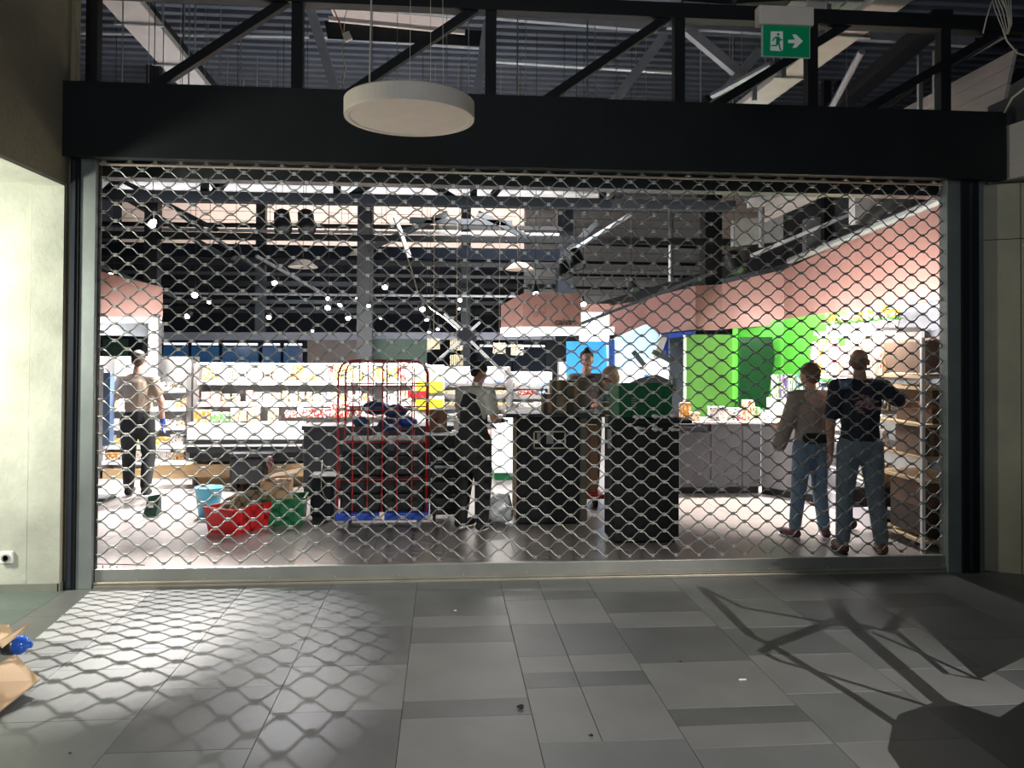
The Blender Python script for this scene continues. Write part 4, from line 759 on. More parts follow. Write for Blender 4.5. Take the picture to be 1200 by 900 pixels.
wbox(S0, S1, 1.93, 1.97, .1, .5, SHELFG, 'top_board', rs); wbox(S0, S1, 1.9, 1.93, .15, .25, STRIPE, 'light_strip', rs)
wbox(S0, S1, 0, .18, .0, .5, mat('bluish_grey_plinth', (.4, .4, .46), .4), 'plinth', rs)
def wfill(s0, s1, z, hmax, kinds, cols, place, density=1):
    s = s0+.05
    while s < s1:
        w_ = random.uniform(.08, .15); kd = random.choice(kinds); c = random.choice(cols); P_ = wallpt(s)
        if random.random() < density:
            o = bpy.data.objects.new(NMK[kd], pmesh(kd, pm(c))); COL.objects.link(o); o.location = (P_.x+.12+random.uniform(0, .05), s, z+.001); o.scale = (w_*.9, w_*.9, hmax*random.uniform(.6, 1)); o.rotation_euler = (0, 0, R(-75))
            nm = NMK[kd].replace('_', ' '); tag(o, '%s %s %s' % (c, nm, place), nm.split()[-1], '%s %ss %s' % (c, nm, place))
        s += w_
wfill(S0, S1, 1.48, .42, ['bag', 'box', 'bag'], ['white', 'white', 'cream', 'pink', 'orange'], 'on the upper right-wall shelf')
wfill(S0, S1, 1.15, .24, ['box', 'tray', 'jar'], ['white', 'dark', 'blue', 'white'], 'on the second right-wall shelf')
wfill(S0, S1, .8, .24, ['box', 'jar', 'bag'], ['white', 'tan', 'purple', 'white'], 'on the third right-wall shelf')
wfill(S0, S1, .45, .24, ['fruit', 'bag', 'tray'], ['orange', 'yellow', 'white', 'brown'], 'on the lowest right-wall shelf')
for n_ in range(8):
    s = 1.5+n_*.24; P_ = wallpt(s)+Vector((.25, 0, 1.972)); b = MB()
    t = thing('potted_flower', 'potted flower plant on top of the right-wall shelf', 'plant', P_, 'potted flowers on top of the right-wall shelf')
    MB().lathe([(.04, 0), (.055, .07), (.05, .07)], P_, 10).build('pot', WHITEP, t)
    f_ = MB()
    for k in range(12): f_.ball(P_+Vector((random.uniform(-.08, .08), random.uniform(-.08, .08), random.uniform(.1, .2))), .022, 6, 4)
    f_.build('blossom', pm(['yellow', 'pink', 'white'][n_ % 3]), t)['kind'] = 'stuff'
    l_ = MB()
    for k in range(10):
        a_ = random.uniform(0, 6.28); q_ = P_+Vector((0, 0, .06)); e_ = q_+Vector((math.cos(a_)*.09, math.sin(a_)*.09, random.uniform(.02, .09))); l_.poly([q_, (q_+e_)/2+Vector((.015, 0, 0)), e_, (q_+e_)/2-Vector((.015, 0, 0))], (0, 0, .002))
    l_.build('foliage', pm('green'), t)['kind'] = 'stuff'
# near bay with brown cartons (right edge)
nb = thing('carton_rack', 'near rack at the right edge stacked with brown cartons on pale shelves', 'rack', (4.3, .75, 0))
X0, X1, Y0, Y1 = 4.1, 4.6, .55, 1.3
for x, y in ((X0, Y0), (X1, Y0), (X0, Y1), (X1, Y1)): MB().box((x-.015, y-.015, 0), (x+.015, y+.015, 1.85)).build('post', SHELFW, nb)
for z_ in (.1, .62, .82, 1.1, 1.42, 1.52): MB().box((X0, Y0, z_-.025), (X1, Y1, z_)).build('shelf', mat('pale_ochre_shelf', (.6, .45, .28), .5), nb)
def carton(a, b, lb, m_=CARDB, tilt=0, flaps=True, nm='cardboard_carton'):
    c = Vector(((a[0]+b[0])/2, (a[1]+b[1])/2, a[2])); t = thing(nm, lb, 'box', c)
    MB().bevbox(a, b, .004).build('body', m_, t)
    MB().box(((a[0]+b[0])/2-.02, a[1]-.001, a[2]), ((a[0]+b[0])/2+.02, b[1]+.001, b[2]+.001)).build('tape', mat('brown_tape', (.3, .2, .12), .3), t)
    if flaps:
        MB().bar((a[0]+.005, a[1]+.002, b[2]), (b[0]-.005, a[1]+.002, b[2]), .012, .006).build('flap_edge', m_, t)
    t.rotation_euler = (0, tilt, 0); return t
carton((4.15, .6, 1.56), (4.58, 1.2, 1.84), 'dark brown carton tilting up on the top of the near rack', tilt=R(-6))
carton((4.22, .6, 1.101), (4.58, 1.15, 1.39), 'brown carton on the upper shelf of the near rack')
carton((4.12, .58, .821), (4.28, 1.0, 1.07), 'small brown carton at the left of the middle rack shelf')
carton((4.36, .58, .821), (4.58, 1.0, 1.06), 'orange brown carton at the right of the middle rack shelf', CARD)
carton((4.13, .6, .126), (4.58, 1.1, .37), 'open black brown carton on the bottom shelf of the near rack', mat('black_brown_card', (.05, .035, .025), .8))
carton((4.13, .6, .374), (4.58, 1.1, .59), 'dark brown carton stacked on the bottom carton of the near rack')
bp = thing('black_pallet_truck', 'low black wheeled frame in front of the right-wall shelf', 'cart', (4.25, 1.45, 0))
MB().bevbox((3.85, 1.42, .22), (4.4, 1.52, .42), .02).build('frame', BLKP, bp)
for x in (3.95, 4.3): b = MB(); b.lathe([(.05, -.02), (.055, 0), (.05, .02)], (x, 1.47, .055), 14, 'Y'); b.build('wheel', RUBBER, bp); MB().box((x-.012, 1.46, .05), (x+.012, 1.48, .24)).build('fork', DKGREY, bp)
# ============================================================ CRATES, BINS, CAGE
def crate(c, w_, d_, h, m_, lb, rz=0, nm='plastic_crate', taper=.88, cat='crate', ribs=True):
    t = thing(nm, lb, cat, c); c = Vector(c); rm = Matrix.Rotation(rz, 3, 'Z'); th = .012
    def ring(s, z): return [c+rm@Vector((sx*w_/2*s, sy*d_/2*s, z)) for sx, sy in ((-1, -1), (1, -1), (1, 1), (-1, 1))]
    o0, o1 = ring(taper, 0), ring(1, h); i0, i1 = ring(taper*.94, .015), ring(.95, h)
    b = MB(); b.add(o0+o1+i0+i1, [(3, 2, 1, 0)]+[(i, (i+1) % 4, 4+(i+1) % 4, 4+i) for i in range(4)]+[(4+i, 4+(i+1) % 4, 12+(i+1) % 4, 12+i) for i in range(4)]+[(12+i, 12+(i+1) % 4, 8+(i+1) % 4, 8+i) for i in range(4)]+[(8, 9, 10, 11)]); b.build('body', m_, t)
    r_ = MB(); q = ring(1.03, h-.012)+ring(1.03, h+.004); qi = ring(.94, h-.012)+ring(.94, h+.004)
    r_.add(q+qi, [(i, (i+1) % 4, 4+(i+1) % 4, 4+i) for i in range(4)]+[(4+i, 4+(i+1) % 4, 12+(i+1) % 4, 12+i) for i in range(4)]+[(12+i, 12+(i+1) % 4, 8+(i+1) % 4, 8+i) for i in range(4)]+[(8+i, 8+(i+1) % 4, (i+1) % 4, i) for i in range(4)]); r_.build('rim', m_, t)
    if ribs:
        for f in (-.3, 0, .3):
            p0 = c+rm@Vector((w_*f*taper, -d_/2*taper-.004, .02)); p1 = c+rm@Vector((w_*f, -d_/2-.003, h*.9)); MB().bar(p0, p1, .014, .01, (0, 1, 0)).build('rib', m_, t)
    return t
rc = at(272, 628, z=0)
rc = at(255, 629, z=0); rcc = rc+Vector((.11, .30, 0))
crate(rcc, .52, .36, .24, REDP, 'red plastic crate on the floor holding folded cardboard', R(60), taper=.86)
for k in range(4):
    c_ = rcc+Vector((.02+.012*k, .03, .13)); u_ = Vector((.5, .87, 0)); n_ = Vector((-.87, .5, 0)); c_ = c_+n_*(.07-.045*k)
    b = MB(); b.poly([c_-u_*.2, c_+u_*.2, c_+u_*.21+Vector((0, 0, .16+.015*k)), c_+Vector((0, 0, .2+.015*k)), c_-u_*.13+Vector((0, 0, .17+.01*k)), c_-u_*.21+Vector((0, 0, .1))], n_*.012)
    tag(b.build('folded_cardboard', CARDD if k % 2 else CARD, origin=c_), '%s folded cardboard sheet standing in the red crate' % ['rearmost', 'second', 'third', 'frontmost'][k], 'cardboard')
gc = at(326, 617, z=0)+Vector((0, .2, 0)); crate(gc, .46, .34, .26, GREENC, 'dark green plastic crate on the floor beside the red crate', R(4), taper=.93)
carton(tuple(gc+Vector((-.2, -.08, .13))), tuple(gc+Vector((.08, .12, .42))), 'open beige cardboard box sitting in the green crate', CARD)
b = MB(); p_ = gc+Vector((.0, .02, .43)); b.poly([p_+Vector(v) for v in ((-.2, -.08, 0), (.16, -.12, .07), (.22, .08, .1), (-.16, .12, .02))], (0, 0, .006)); tag(b.build('cardboard_flap', CARD, origin=p_), 'loose pale cardboard sheet lying on the box in the green crate', 'cardboard')
bk = at(241, 607, z=0); t = thing('bucket', 'turquoise plastic bucket behind the red crate', 'bucket', bk+Vector((0, .1, 0))); c_ = bk+Vector((0, .1, 0))
MB().lathe([(.095, 0), (.1, .01), (.135, .28), (.142, .285), (.142, .3), (.13, .3), (.094, .02)], c_, 20).build('body', SKYB, t, True)
MB().tube([c_+Vector((.138*math.cos(a_), -.03+.04*math.sin(a_), .29-.1*math.sin(a_)*1)) for a_ in [PI*i/10 for i in range(11)]], .004, 5).build('handle', GALV, t, True)
cn = at(176, 605, z=0); t = thing('floor_sign', 'small dark green upright wedge standing on the shop floor at left', 'floor sign', cn)
MB().hexa([cn+Vector(v) for v in ((-.07, -.02, 0), (.06, -.02, 0), (.08, .1, 0), (-.05, .1, 0), (-.03, .03, .2), (.09, .03, .22), (.09, .05, .22), (-.03, .05, .2))]).build('body', mat('deep_green_plastic', (.01, .05, .035), .5), t)
MB().box(tuple(cn+Vector((-.02, .0, .06))), tuple(cn+Vector((.03, .004, .11)))).build('sticker', WHITEP, t)
cr = at(122, 667, z=0)
b = MB(); 
fb = thing('wire_floor_basket', 'low brown wire basket on the floor at the lower left grille corner', 'basket', (-2.42, .16, 0))
for k in range(9): b.bar((-2.6+.05*k, .14, 0.0), (-2.6+.05*k, .14, .13-.006*k), .006, .006, (0, 1, 0))
for k in range(4): b.bar((-2.6, .14, .01+.04*k), (-2.2, .14, .01+.035*k), .006, .006)
b.build('wire_front', mat('brown_wire', (.1, .05, .05), .5, .4), fb); b = MB()
for k in range(9): b.bar((-2.6+.05*k, .14, .008), (-2.6+.05*k, .34, .008), .006, .006)
b.build('wire_bottom', MATS['brown_wire'], fb)
# wheeled black tub at the gondola
wt = thing('wheeled_bin', 'black wheeled bin standing before the wooden plinth', 'bin', at(287, 577, z=0)); c_ = at(287, 577, z=0)+Vector((0, .2, 0))
MB().bevbox(c_+Vector((-.2, -.16, .09)), c_+Vector((.2, .16, .42)), .03).build('body', BLKP, wt)
MB().bevbox(c_+Vector((-.2, -.18, .42)), c_+Vector((.32, .18, .47)), .015).build('rim', BLKP, wt)
for x, y in ((-.16, -.12), (.16, -.12), (.16, .12), (-.16, .12)): MB().lathe([(.035, -.012), (.04, 0), (.035, .012)], c_+Vector((x, y, .04)), 12, 'X').build('wheel', RUBBER, wt); MB().box(tuple(c_+Vector((x-.012, y-.012, .05))), tuple(c_+Vector((x+.012, y+.012, .1)))).build('wheel_fork', DKGREY, wt)
tag(MB().ball(at(316, 541, Y=3.4), .05, 10, 8, .8, .8, 1.4).build('knotted_bag', mat('maroon_plastic', (.12, .02, .03), .4), origin=at(316, 541, Y=3.4), smooth=True), 'maroon plastic bundle beside the black wheeled bin', 'bag')
# black soft container left of the cage
bt_ = thing('black_tub', 'tall black bin with cable hanging over it left of the cage', 'bin', at(376, 612, z=0)); c_ = at(376, 612, z=0)+Vector((0, .18, 0))
MB().bevbox(c_+Vector((-.115, -.15, .04)), c_+Vector((.125, .15, .44)), .03).build('body', SLATE, bt_)
MB().bevbox(c_+Vector((-.13, -.165, .42)), c_+Vector((.14, .165, .455)), .012).build('rim', BLKP, bt_)
for x in (-.08, .09): MB().box(tuple(c_+Vector((x-.02, -.1, 0))), tuple(c_+Vector((x+.02, .1, .05)))).build('foot', DKGREY, bt_)
MB().tube([c_+Vector(v) for v in ((-.01, -.06, .6), (.0, -.17, .47), (.0, -.172, .34), (.03, -.17, .26), (.06, -.17, .22))], .006, 5).build('hanging_strap', CABLEW, bt_, True)
MB().box(tuple(at(357, 545, Y=3.9)), tuple(at(520, 500, Y=4.05))).build('x', SLATE) if False else None
# chest freezer / dark low unit behind cage
lu = thing('dark_counter_unit', 'low dark counter unit behind the red cage', 'counter', (xpx(430, 3.6), 3.6, 0))
MB().bevbox((xpx(358, 3.6), 3.5, .1), (xpx(530, 3.6), 3.95, zpx(430, 503, 3.6)), .01).build('body', mat('blue_black_cabinet', (.03, .036, .05), .4), lu)
MB().bevbox((xpx(356, 3.6), 3.48, zpx(430, 503, 3.6)), (xpx(532, 3.6), 3.97, zpx(430, 498, 3.6)), .005).build('rim', DKGREY, lu)
MB().box((xpx(358, 3.6), 3.55, 0), (xpx(530, 3.6), 3.9, .1)).build('base', BLKP, lu)
# roll cage
cg0 = at(447, 626, z=0); Yc0, Yc1 = cg0.y+.05, cg0.y+.6; x0, x1 = at(396, 500, Y=Yc0).x, at(500, 500, Y=Yc0).x
cg = thing('roll_cage', 'red tube roll cage trolley on a blue base loaded with black boxes', 'cage trolley', ((x0+x1)/2, (Yc0+Yc1)/2, 0))
MB().bevbox((x0-.02, Yc0-.02, .12), (x1+.02, Yc1, .19), .01).build('base', BLUEP, cg)
for x in (x0+.07, x1-.07):
    for y in (Yc0+.08, Yc1-.08):
        MB().lathe([(.045, -.015), (.05, 0), (.045, .015)], (x, y, .05), 14, 'X').build('wheel', mat('grey_rubber', (.2, .2, .2), .7), cg); MB().box((x-.02, y-.015, .05), (x+.02, y+.015, .12)).build('caster_fork', GALV, cg)
zt = zpx(450, 423, Yc0)
for yy, xa_, xb_ in ((Yc0, x0, x1), (Yc1, x0, x1)):
    MB().tube([(xa_, yy, .19), (xa_, yy, zt-.12), (xa_+.035, yy, zt-.035), (xa_+.12, yy, zt), (xb_-.12, yy, zt), (xb_-.035, yy, zt-.035), (xb_, yy, zt-.12), (xb_, yy, .19)], .0105, 8).build('frame_tube', REDM, cg, True)
    for k in range(1, 6):
        x = xa_+(xb_-xa_)*k/6; MB().tube([(x, yy, .19), (x, yy, zt)], .006 if k != 3 else .008, 6).build('bar', REDM, cg)
    for z_ in (.5, .85, 1.15, 1.38): MB().tube([(xa_, yy, z_), (xb_, yy, z_)], .006, 6).build('bar', REDM, cg)
for x in (x0, x1):
    for z_ in (.35, .7, 1.0, 1.3, zt-.1): MB().tube([(x, Yc0, z_), (x, Yc1, z_)], .006, 6).build('bar', REDM, cg)
MB().box(((x0+x1)/2-.02, Yc0-.03, .13), ((x0+x1)/2+.025, Yc0-.021, .2)).build('latch', CREAM, cg)
nb_ = 0
for z0, z1, m_ in ((.192, .36, BLKP), (.362, .53, BLKP), (.532, .72, BLKP), (.722, .86, SLATE)):
    for s in (0, 1):
        xm = (x0+x1)/2; a_ = (x0+.02+s*(xm-x0-.01), Yc0+.03, z0); b_ = (x0+.01+(s+1)*(xm-x0-.012), Yc1-.03, z1)
        tag(MB().bevbox(a_, b_, .02).build('storage_crate', m_, origin=a_), '%s black storage crate on the %s side of the red cage' % (['lowest', 'second', 'third', 'topmost'][nb_//2], ['left', 'right'][s]), 'crate'); nb_ += 1
for n_, (x, y, sx) in enumerate(((440, 478, .12), (463, 482, .11), (478, 492, .09), (424, 492, .08), (455, 496, .1))):
    c_ = at(x, y, Y=(Yc0+Yc1)/2-.05*n_+.06); c_.z = max(c_.z-.02, .925) if n_ > 1 else c_.z
    b = MB(); b.ball((0, 0, 0), sx, 12, 8, 1.15, .8, .62)
    for v in b.v: v += Vector((noise.noise(v*16)*.02, noise.noise(v*14+Vector((3, 3, 3)))*.02, noise.noise(v*20)*.02)); v += c_
    tag(b.build('plastic_bag', mat('navy_blue_bag', (.025, .06, .16), .3) if n_ != 2 else BLUEP, origin=c_, smooth=True), ['grey blue plastic bag at the top left of the cage load', 'blue plastic bag at the top centre of the cage load', 'bright blue bag near the right side of the cage', 'blue bag near the left side of the cage', 'blue bag lying lowest on the cage crates'][n_], 'bag')
carton(tuple(at(503, 505, Y=2.4)), tuple(at(524, 478, Y=2.7)), 'tan carton with red print right of the red cage', CARD)
tanc = [o for o in bpy.data.objects if o.get('label', '').startswith('tan carton with red')][0]
d_ = at(511, 492, Y=2.385); MB().ball(d_, .018, 8, 5, 1, .2, 1.3).build('red_mark', REDP, tanc)
# black trolley load between cage and apron person
dt = thing('flat_trolley', 'dark flat trolley with stacked trays right of the cage', 'cart', at(520, 620, z=0)); c_ = at(523, 618, z=0)+Vector((0, .3, 0))
MB().bevbox(c_+Vector((-.16, -.2, .1)), c_+Vector((.14, .2, .14)), .01).build('deck', BLKP, dt)
for z_ in (.14, .3, .46, .62, .76): MB().bevbox(c_+Vector((-.16, -.19, z_)), c_+Vector((.13, .19, z_+.12)), .012).build('tray', BLKP if z_ != .46 else SLATE, dt)
MB().box(tuple(c_+Vector((-.12, -.2, .56))), tuple(c_+Vector((.06, -.192, .585)))).build('pale_handle_strip', GALV, dt)
for x in (-.12, .1): MB().lathe([(.045, -.015), (.05, 0), (.045, .015)], c_+Vector((x, -.1, .05)), 12, 'X').build('wheel', RUBBER, dt); MB().lathe([(.045, -.015), (.05, 0), (.045, .015)], c_+Vector((x, .1, .05)), 12, 'X').build('wheel', RUBBER, dt)
# ============================================================ CHECKOUTS
def checkout(x0, x1, Y, ztop, dep, lb): 
    t = thing('checkout_counter', lb, 'counter', ((x0+x1)/2, Y, 0)); MB().bevbox((x0, Y, .02), (x1, Y+dep, ztop-.04), .006).build('body', BLKP, t)
    MB().box((x0+.03, Y+.03, 0), (x1-.03, Y+dep-.03, .02)).build('base', RUBBER, t); return t
c1 = checkout(.715, 1.34, 1.85, 1.10, .5, 'black checkout counter with small framed window, left one')
MB().bevbox((.6, 1.8, 1.065), (1.78, 2.4, 1.1), .006).build('worktop', DKGREY, c1)
MB().box((.68, 1.84, .1), (.712, 1.86, 1.06)).build('wooden_edge', CARD, c1); MB().box((1.345, 1.86, .02), (1.42, 2.3, 1.06)).build('grey_side', mat('olive_grey_side', (.14, .135, .11), .6), c1)
wx0, wx1 = at(625, 510, Y=1.845).x, at(663, 510, Y=1.845).x; wz0, wz1 = at(640, 526, Y=1.845).z, at(640, 505, Y=1.845).z
FRM = mat('cream_frame', (.6, .55, .42), .5)
for a_, b_ in (((wx0, 1.835, wz0), (wx1, 1.85, wz0+.014)), ((wx0, 1.835, wz1-.014), (wx1, 1.85, wz1)), ((wx0, 1.835, wz0), (wx0+.014, 1.85, wz1)), ((wx1-.014, 1.835, wz0), (wx1, 1.85, wz1))): MB().box(a_, b_).build('window_frame', FRM, c1)
MB().box((wx0+.014, 1.843, wz0+.014), (wx1-.014, 1.849, wz1-.014)).build('window_glass', BLACK, c1)
MB().box((wx0+.13, 1.838, wz0+.05), (wx0+.2, 1.843, wz1-.02)).build('inner_card', mat('grey_card', (.35, .35, .36), .6), c1); MB().box((wx0+.035, 1.838, wz0+.05), (wx0+.07, 1.843, wz1-.02)).build('inner_card', MATS['grey_card'], c1)
c2 = checkout(1.5, 2.105, 1.03, 1.16, .36, 'tall black checkout counter in front carrying the green crate, right one')
MB().bevbox((1.46, 1.05, .3), (1.5, 1.2, 1.14), .004).build('side_wing', DKGREY, c2)
MB().box((1.455, 1.042, .85), (1.49, 1.05, 1.02)).build('side_window', GALV, c2)
MB().bevbox((at(738, 494, Y=.98).x, .97, 1.075), (at(811, 494, Y=.98).x, 1.6, 1.105), .005).build('worktop', BLKP, c2)
zc = 1.12
gcr = crate((1.82, 1.33, 1.121), .5, .42, .29, GREENC, 'green plastic crate on top of the tall right checkout', 0, taper=.97)
b = MB(); b.box((1.6, 1.121-.0, 1.2), (1.655, 1.128, 1.3)); 
lb_ = MB(); c_ = at(743, 472, Y=1.112)
for k in range(5): lb_.box((c_.x-.025, 1.108, c_.z-.05+.022*k), (c_.x+.02, 1.112, c_.z-.04+.022*k))
lb_.build('printed_label', mat('pale_label', (.3, .36, .33), .6), gcr)
b = MB(); c_ = at(757, 452, Y=1.6); b.tube([c_+Vector((-.2, 0, -.02)), c_+Vector((-.05, 0, .03)), c_+Vector((.1, 0, .05)), c_+Vector((.2, 0, .02)), c_+Vector((.28, 0, -.03))], .1, 8, flat=.45, rr=[.03, .05, .065, .05, .02]); tag(b.build('fabric_bundle', mat('grey_fabric', (.22, .22, .23), .8), origin=c_, smooth=True), 'grey fabric bundle showing above the green crate', 'cloth')
for n_, (x, y) in enumerate(((748, 489), (770, 488), (790, 487), (750, 502), (770, 503), (790, 503))):
    c_ = at(x, y, Y=1.0); b = MB(); b.ball((0, 0, 0), .04, 8, 6, 1.3, .6, .45)
    for v in b.v: v += Vector((0, 0, noise.noise(v*40)*.02))+c_
    tag(b.build('crumpled_paper', WHITEP, origin=c_), ['crumpled white paper left on the right checkout worktop', 'crumpled paper in the middle of the right checkout worktop', 'crumpled white paper at right on the checkout worktop', 'white paper tucked left under the checkout worktop', 'white paper tucked in the middle under the checkout worktop', 'white paper tucked right under the checkout worktop'][n_], 'paper')
for n_, (x0, x1, y0, y1, Y, m_, lb) in enumerate(((647, 662, 446, 484, 2.0, CARDD, 'tall olive carton left of the cashier'), (664, 686, 446, 484, 1.98, CARDD, 'wide olive carton in front of the cashier'), (637, 651, 462, 484, 1.9, CARDB, 'small brown carton at left on the checkout'), (652, 664, 464, 484, 1.88, mat('taupe_carton', (.2, .17, .14), .8), 'taupe carton at centre on the checkout'), (706, 722, 472, 485, 1.9, CARDD, 'low olive carton right of the cashier'))):
    a_ = at(x0, y1, Y=Y); b_ = at(x1, y0, Y=Y); carton((a_.x, Y, 1.101), (b_.x, Y+.2, b_.z), lb, m_)
tm_ = thing('payment_terminal', 'small grey clutter of payment terminal on the left checkout', 'terminal', at(688, 481, Y=1.85)); c_ = at(688, 481, Y=1.87); c_.z = 1.101
MB().bevbox(c_+Vector((-.08, -.03, 0)), c_+Vector((.06, .06, .035)), .008).build('body', GALV, tm_); MB().bevbox(c_+Vector((-.03, -.02, .035)), c_+Vector((.03, .04, .07)), .01).build('screen', BLKP, tm_)
rt = thing('red_dolly', 'red wheeled dolly carrying a tall cardboard sheet between checkouts', 'dolly', at(695, 598, z=0)); c_ = at(696, 598, z=0)+Vector((0, .25, 0))
MB().bevbox(c_+Vector((-.22, -.15, .1)), c_+Vector((.14, .2, .15)), .01).build('deck', REDP, rt); MB().lathe([(.06, -.02), (.065, 0), (.06, .02)], c_+Vector((.04, -.12, .065)), 14, 'X').build('wheel', RUBBER, rt); MB().lathe([(.06, -.02), (.065, 0), (.06, .02)], c_+Vector((-.14, -.12, .065)), 14, 'X').build('wheel', RUBBER, rt); MB().lathe([(.06, -.02), (.065, 0), (.06, .02)], c_+Vector((-.05, .12, .065)), 14, 'X').build('wheel', RUBBER, rt)
carton(tuple(c_+Vector((-.12, -.05, .151))), tuple(c_+Vector((.08, .1, .9))), 'tall tan carton standing on the red dolly', CARD)
pg = thing('white_bag', 'shiny white plastic bag on the floor left of the checkout', 'bag', at(585, 622, z=0)); c_ = at(588, 621, z=0)+Vector((0, .3, .14)); b = MB(); b.ball((0, 0, 0), .16, 16, 10, .95, .7, 1.0)
for v in b.v: v += Vector((noise.noise(v*9), noise.noise(v*9+Vector((5, 0, 0))), noise.noise(v*11)))*.035; v += c_; v.z = max(v.z, .002)
b.build('bag_body', mat('glossy_white_bag', (.75, .78, .85), .2), pg, True)
MB().tube([c_+Vector((-.02, 0, .1)), c_+Vector((-.08, 0, .17)), c_+Vector((-.12, 0, .12))], .01, 5).build('bag_handle', MATS['glossy_white_bag'], pg, True)
# white fridge end panel, brightness put in as glow (between apron person and checkout)
wpn = thing('white_fridge_side', 'bright white fridge end panel seen beside the aproned person', 'fridge', (xpx(592, 4.6), 4.6, 0))
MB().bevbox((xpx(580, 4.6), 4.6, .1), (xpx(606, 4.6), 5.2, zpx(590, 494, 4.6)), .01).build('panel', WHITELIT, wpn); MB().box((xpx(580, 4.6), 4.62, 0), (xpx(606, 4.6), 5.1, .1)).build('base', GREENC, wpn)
# grey service counter at right
sc_ = thing('service_counter', 'long grey panelled service counter with white top at right', 'counter', at(850, 578, z=0))
Yq = 3.4; xs = [at(x, 540, Y=Yq).x for x in (797, 833, 870, 892)]; zt_ = at(850, 497, Y=Yq).z
for a_, b_ in zip(xs, xs[1:]): MB().bevbox((a_+.003, Yq, .09), (b_-.003, Yq+.05, zt_ if a_ > xs[0]+.01 else zt_-.1), .004).build('front_panel', GREYP, sc_)
MB().box((xs[0], Yq+.08, 0), (xs[-1], Yq+.6, .09)).build('plinth', BLKP, sc_); MB().box((xs[0], Yq+.05, .09), (xs[-1], Yq+.65, zt_-.02)).build('carcass', GREYP, sc_)
MB().hexa([(xs[-1], Yq, .09), (xs[-1]+.62, Yq-.9, .09), (xs[-1]+.66, Yq-.87, .09), (xs[-1]+.03, Yq+.05, .09), (xs[-1], Yq, zt_), (xs[-1]+.62, Yq-.9, zt_), (xs[-1]+.66, Yq-.87, zt_), (xs[-1]+.03, Yq+.05, zt_)]).build('side_panel', mat('lighter_grey_panel', (.2, .2, .215), .5), sc_)
MB().hexa([(xs[-1]+.02, Yq+.03, .0), (xs[-1]+.62, Yq-.86, .0), (xs[-1]+.66, Yq-.83, .0), (xs[-1]+.05, Yq+.07, .0), (xs[-1]+.02, Yq+.03, .09), (xs[-1]+.62, Yq-.86, .09), (xs[-1]+.66, Yq-.83, .09), (xs[-1]+.05, Yq+.07, .09)]).build('plinth', BLKP, sc_)
MB().bevbox((xs[0]-.02, Yq-.02, zt_), (xs[-1]+.02, Yq+.68, zt_+.03), .006).build('worktop', SHELFW, sc_)
MB().hexa([(xs[-1]-.01, Yq-.02, zt_), (xs[-1]+.62, Yq-.93, zt_), (xs[-1]+.66, Yq-.7, zt_), (xs[-1]+.2, Yq+.5, zt_), (xs[-1]-.01, Yq-.02, zt_+.03), (xs[-1]+.62, Yq-.93, zt_+.03), (xs[-1]+.66, Yq-.7, zt_+.03), (xs[-1]+.2, Yq+.5, zt_+.03)]).build('worktop', SHELFW, sc_)
k = 0
for x, y, w_, h_, c in ((842, 488, .2, .17, 'white'), (862, 486, .18, .15, 'white'), (806, 482, .1, .22, 'orange'), (815, 490, .12, .1, 'cream'), (880, 470, .12, .25, 'cream'), (890, 478, .05, .16, 'green'), (900, 470, .2, .12, 'white'), (872, 492, .15, .05, 'red'), (903, 482, .15, .1, 'white'), (915, 486, .12, .08, 'tan')):
    c_ = at(x, y, Y=Yq+.1); o = bpy.data.objects.new('carton', pmesh('box', pm(c))); COL.objects.link(o); o.location = (c_.x, Yq+.16+.03*(k % 3), zt_+.031); o.scale = (w_, .12, h_); o.rotation_euler = (0, 0, .1*(k % 3))
    tag(o, '%s packet on the white service counter, %s' % (c, ['left middle', 'centre', 'far left end', 'left end front', 'behind the centre', 'upright beside the glass panel', 'top of the right pile', 'flat at centre', 'right pile middle', 'right end'][k]), 'packet'); k += 1
for n_ in range(5):
    s = at(908+n_*10, 452, Y=4.6); o = bpy.data.objects.new('poster_box', pmesh('box', pm(['white', 'purple', 'white', 'blue', 'purple'][n_]))); COL.objects.link(o); o.location = (s.x, 4.6, 1.1); o.scale = (.09, .05, .32); tag(o, '%s upright box behind the person in the pale jacket, %s' % (['white', 'purple', 'white', 'blue', 'purple'][n_], ['first from left', 'second from left', 'third from left', 'fourth from left', 'fifth from left'][n_]), 'box')
tag(MB().bevbox((at(903, 470, Y=4.6).x, 4.5, .9), (at(950, 470, Y=4.6).x-.05, 4.75, 1.1)).build('display_step', SHELFW, origin=(4.5, 4.6, .9)), 'white step carrying the upright boxes behind the service counter', 'display')
ds_ = tag(MB().bevbox((4.25, 4.3, 0), (4.8, 4.8, .9)).build('display_plinth', SHELFW, origin=(4.5, 4.5, 0)), 'white plinth below the display step at right', 'plinth')

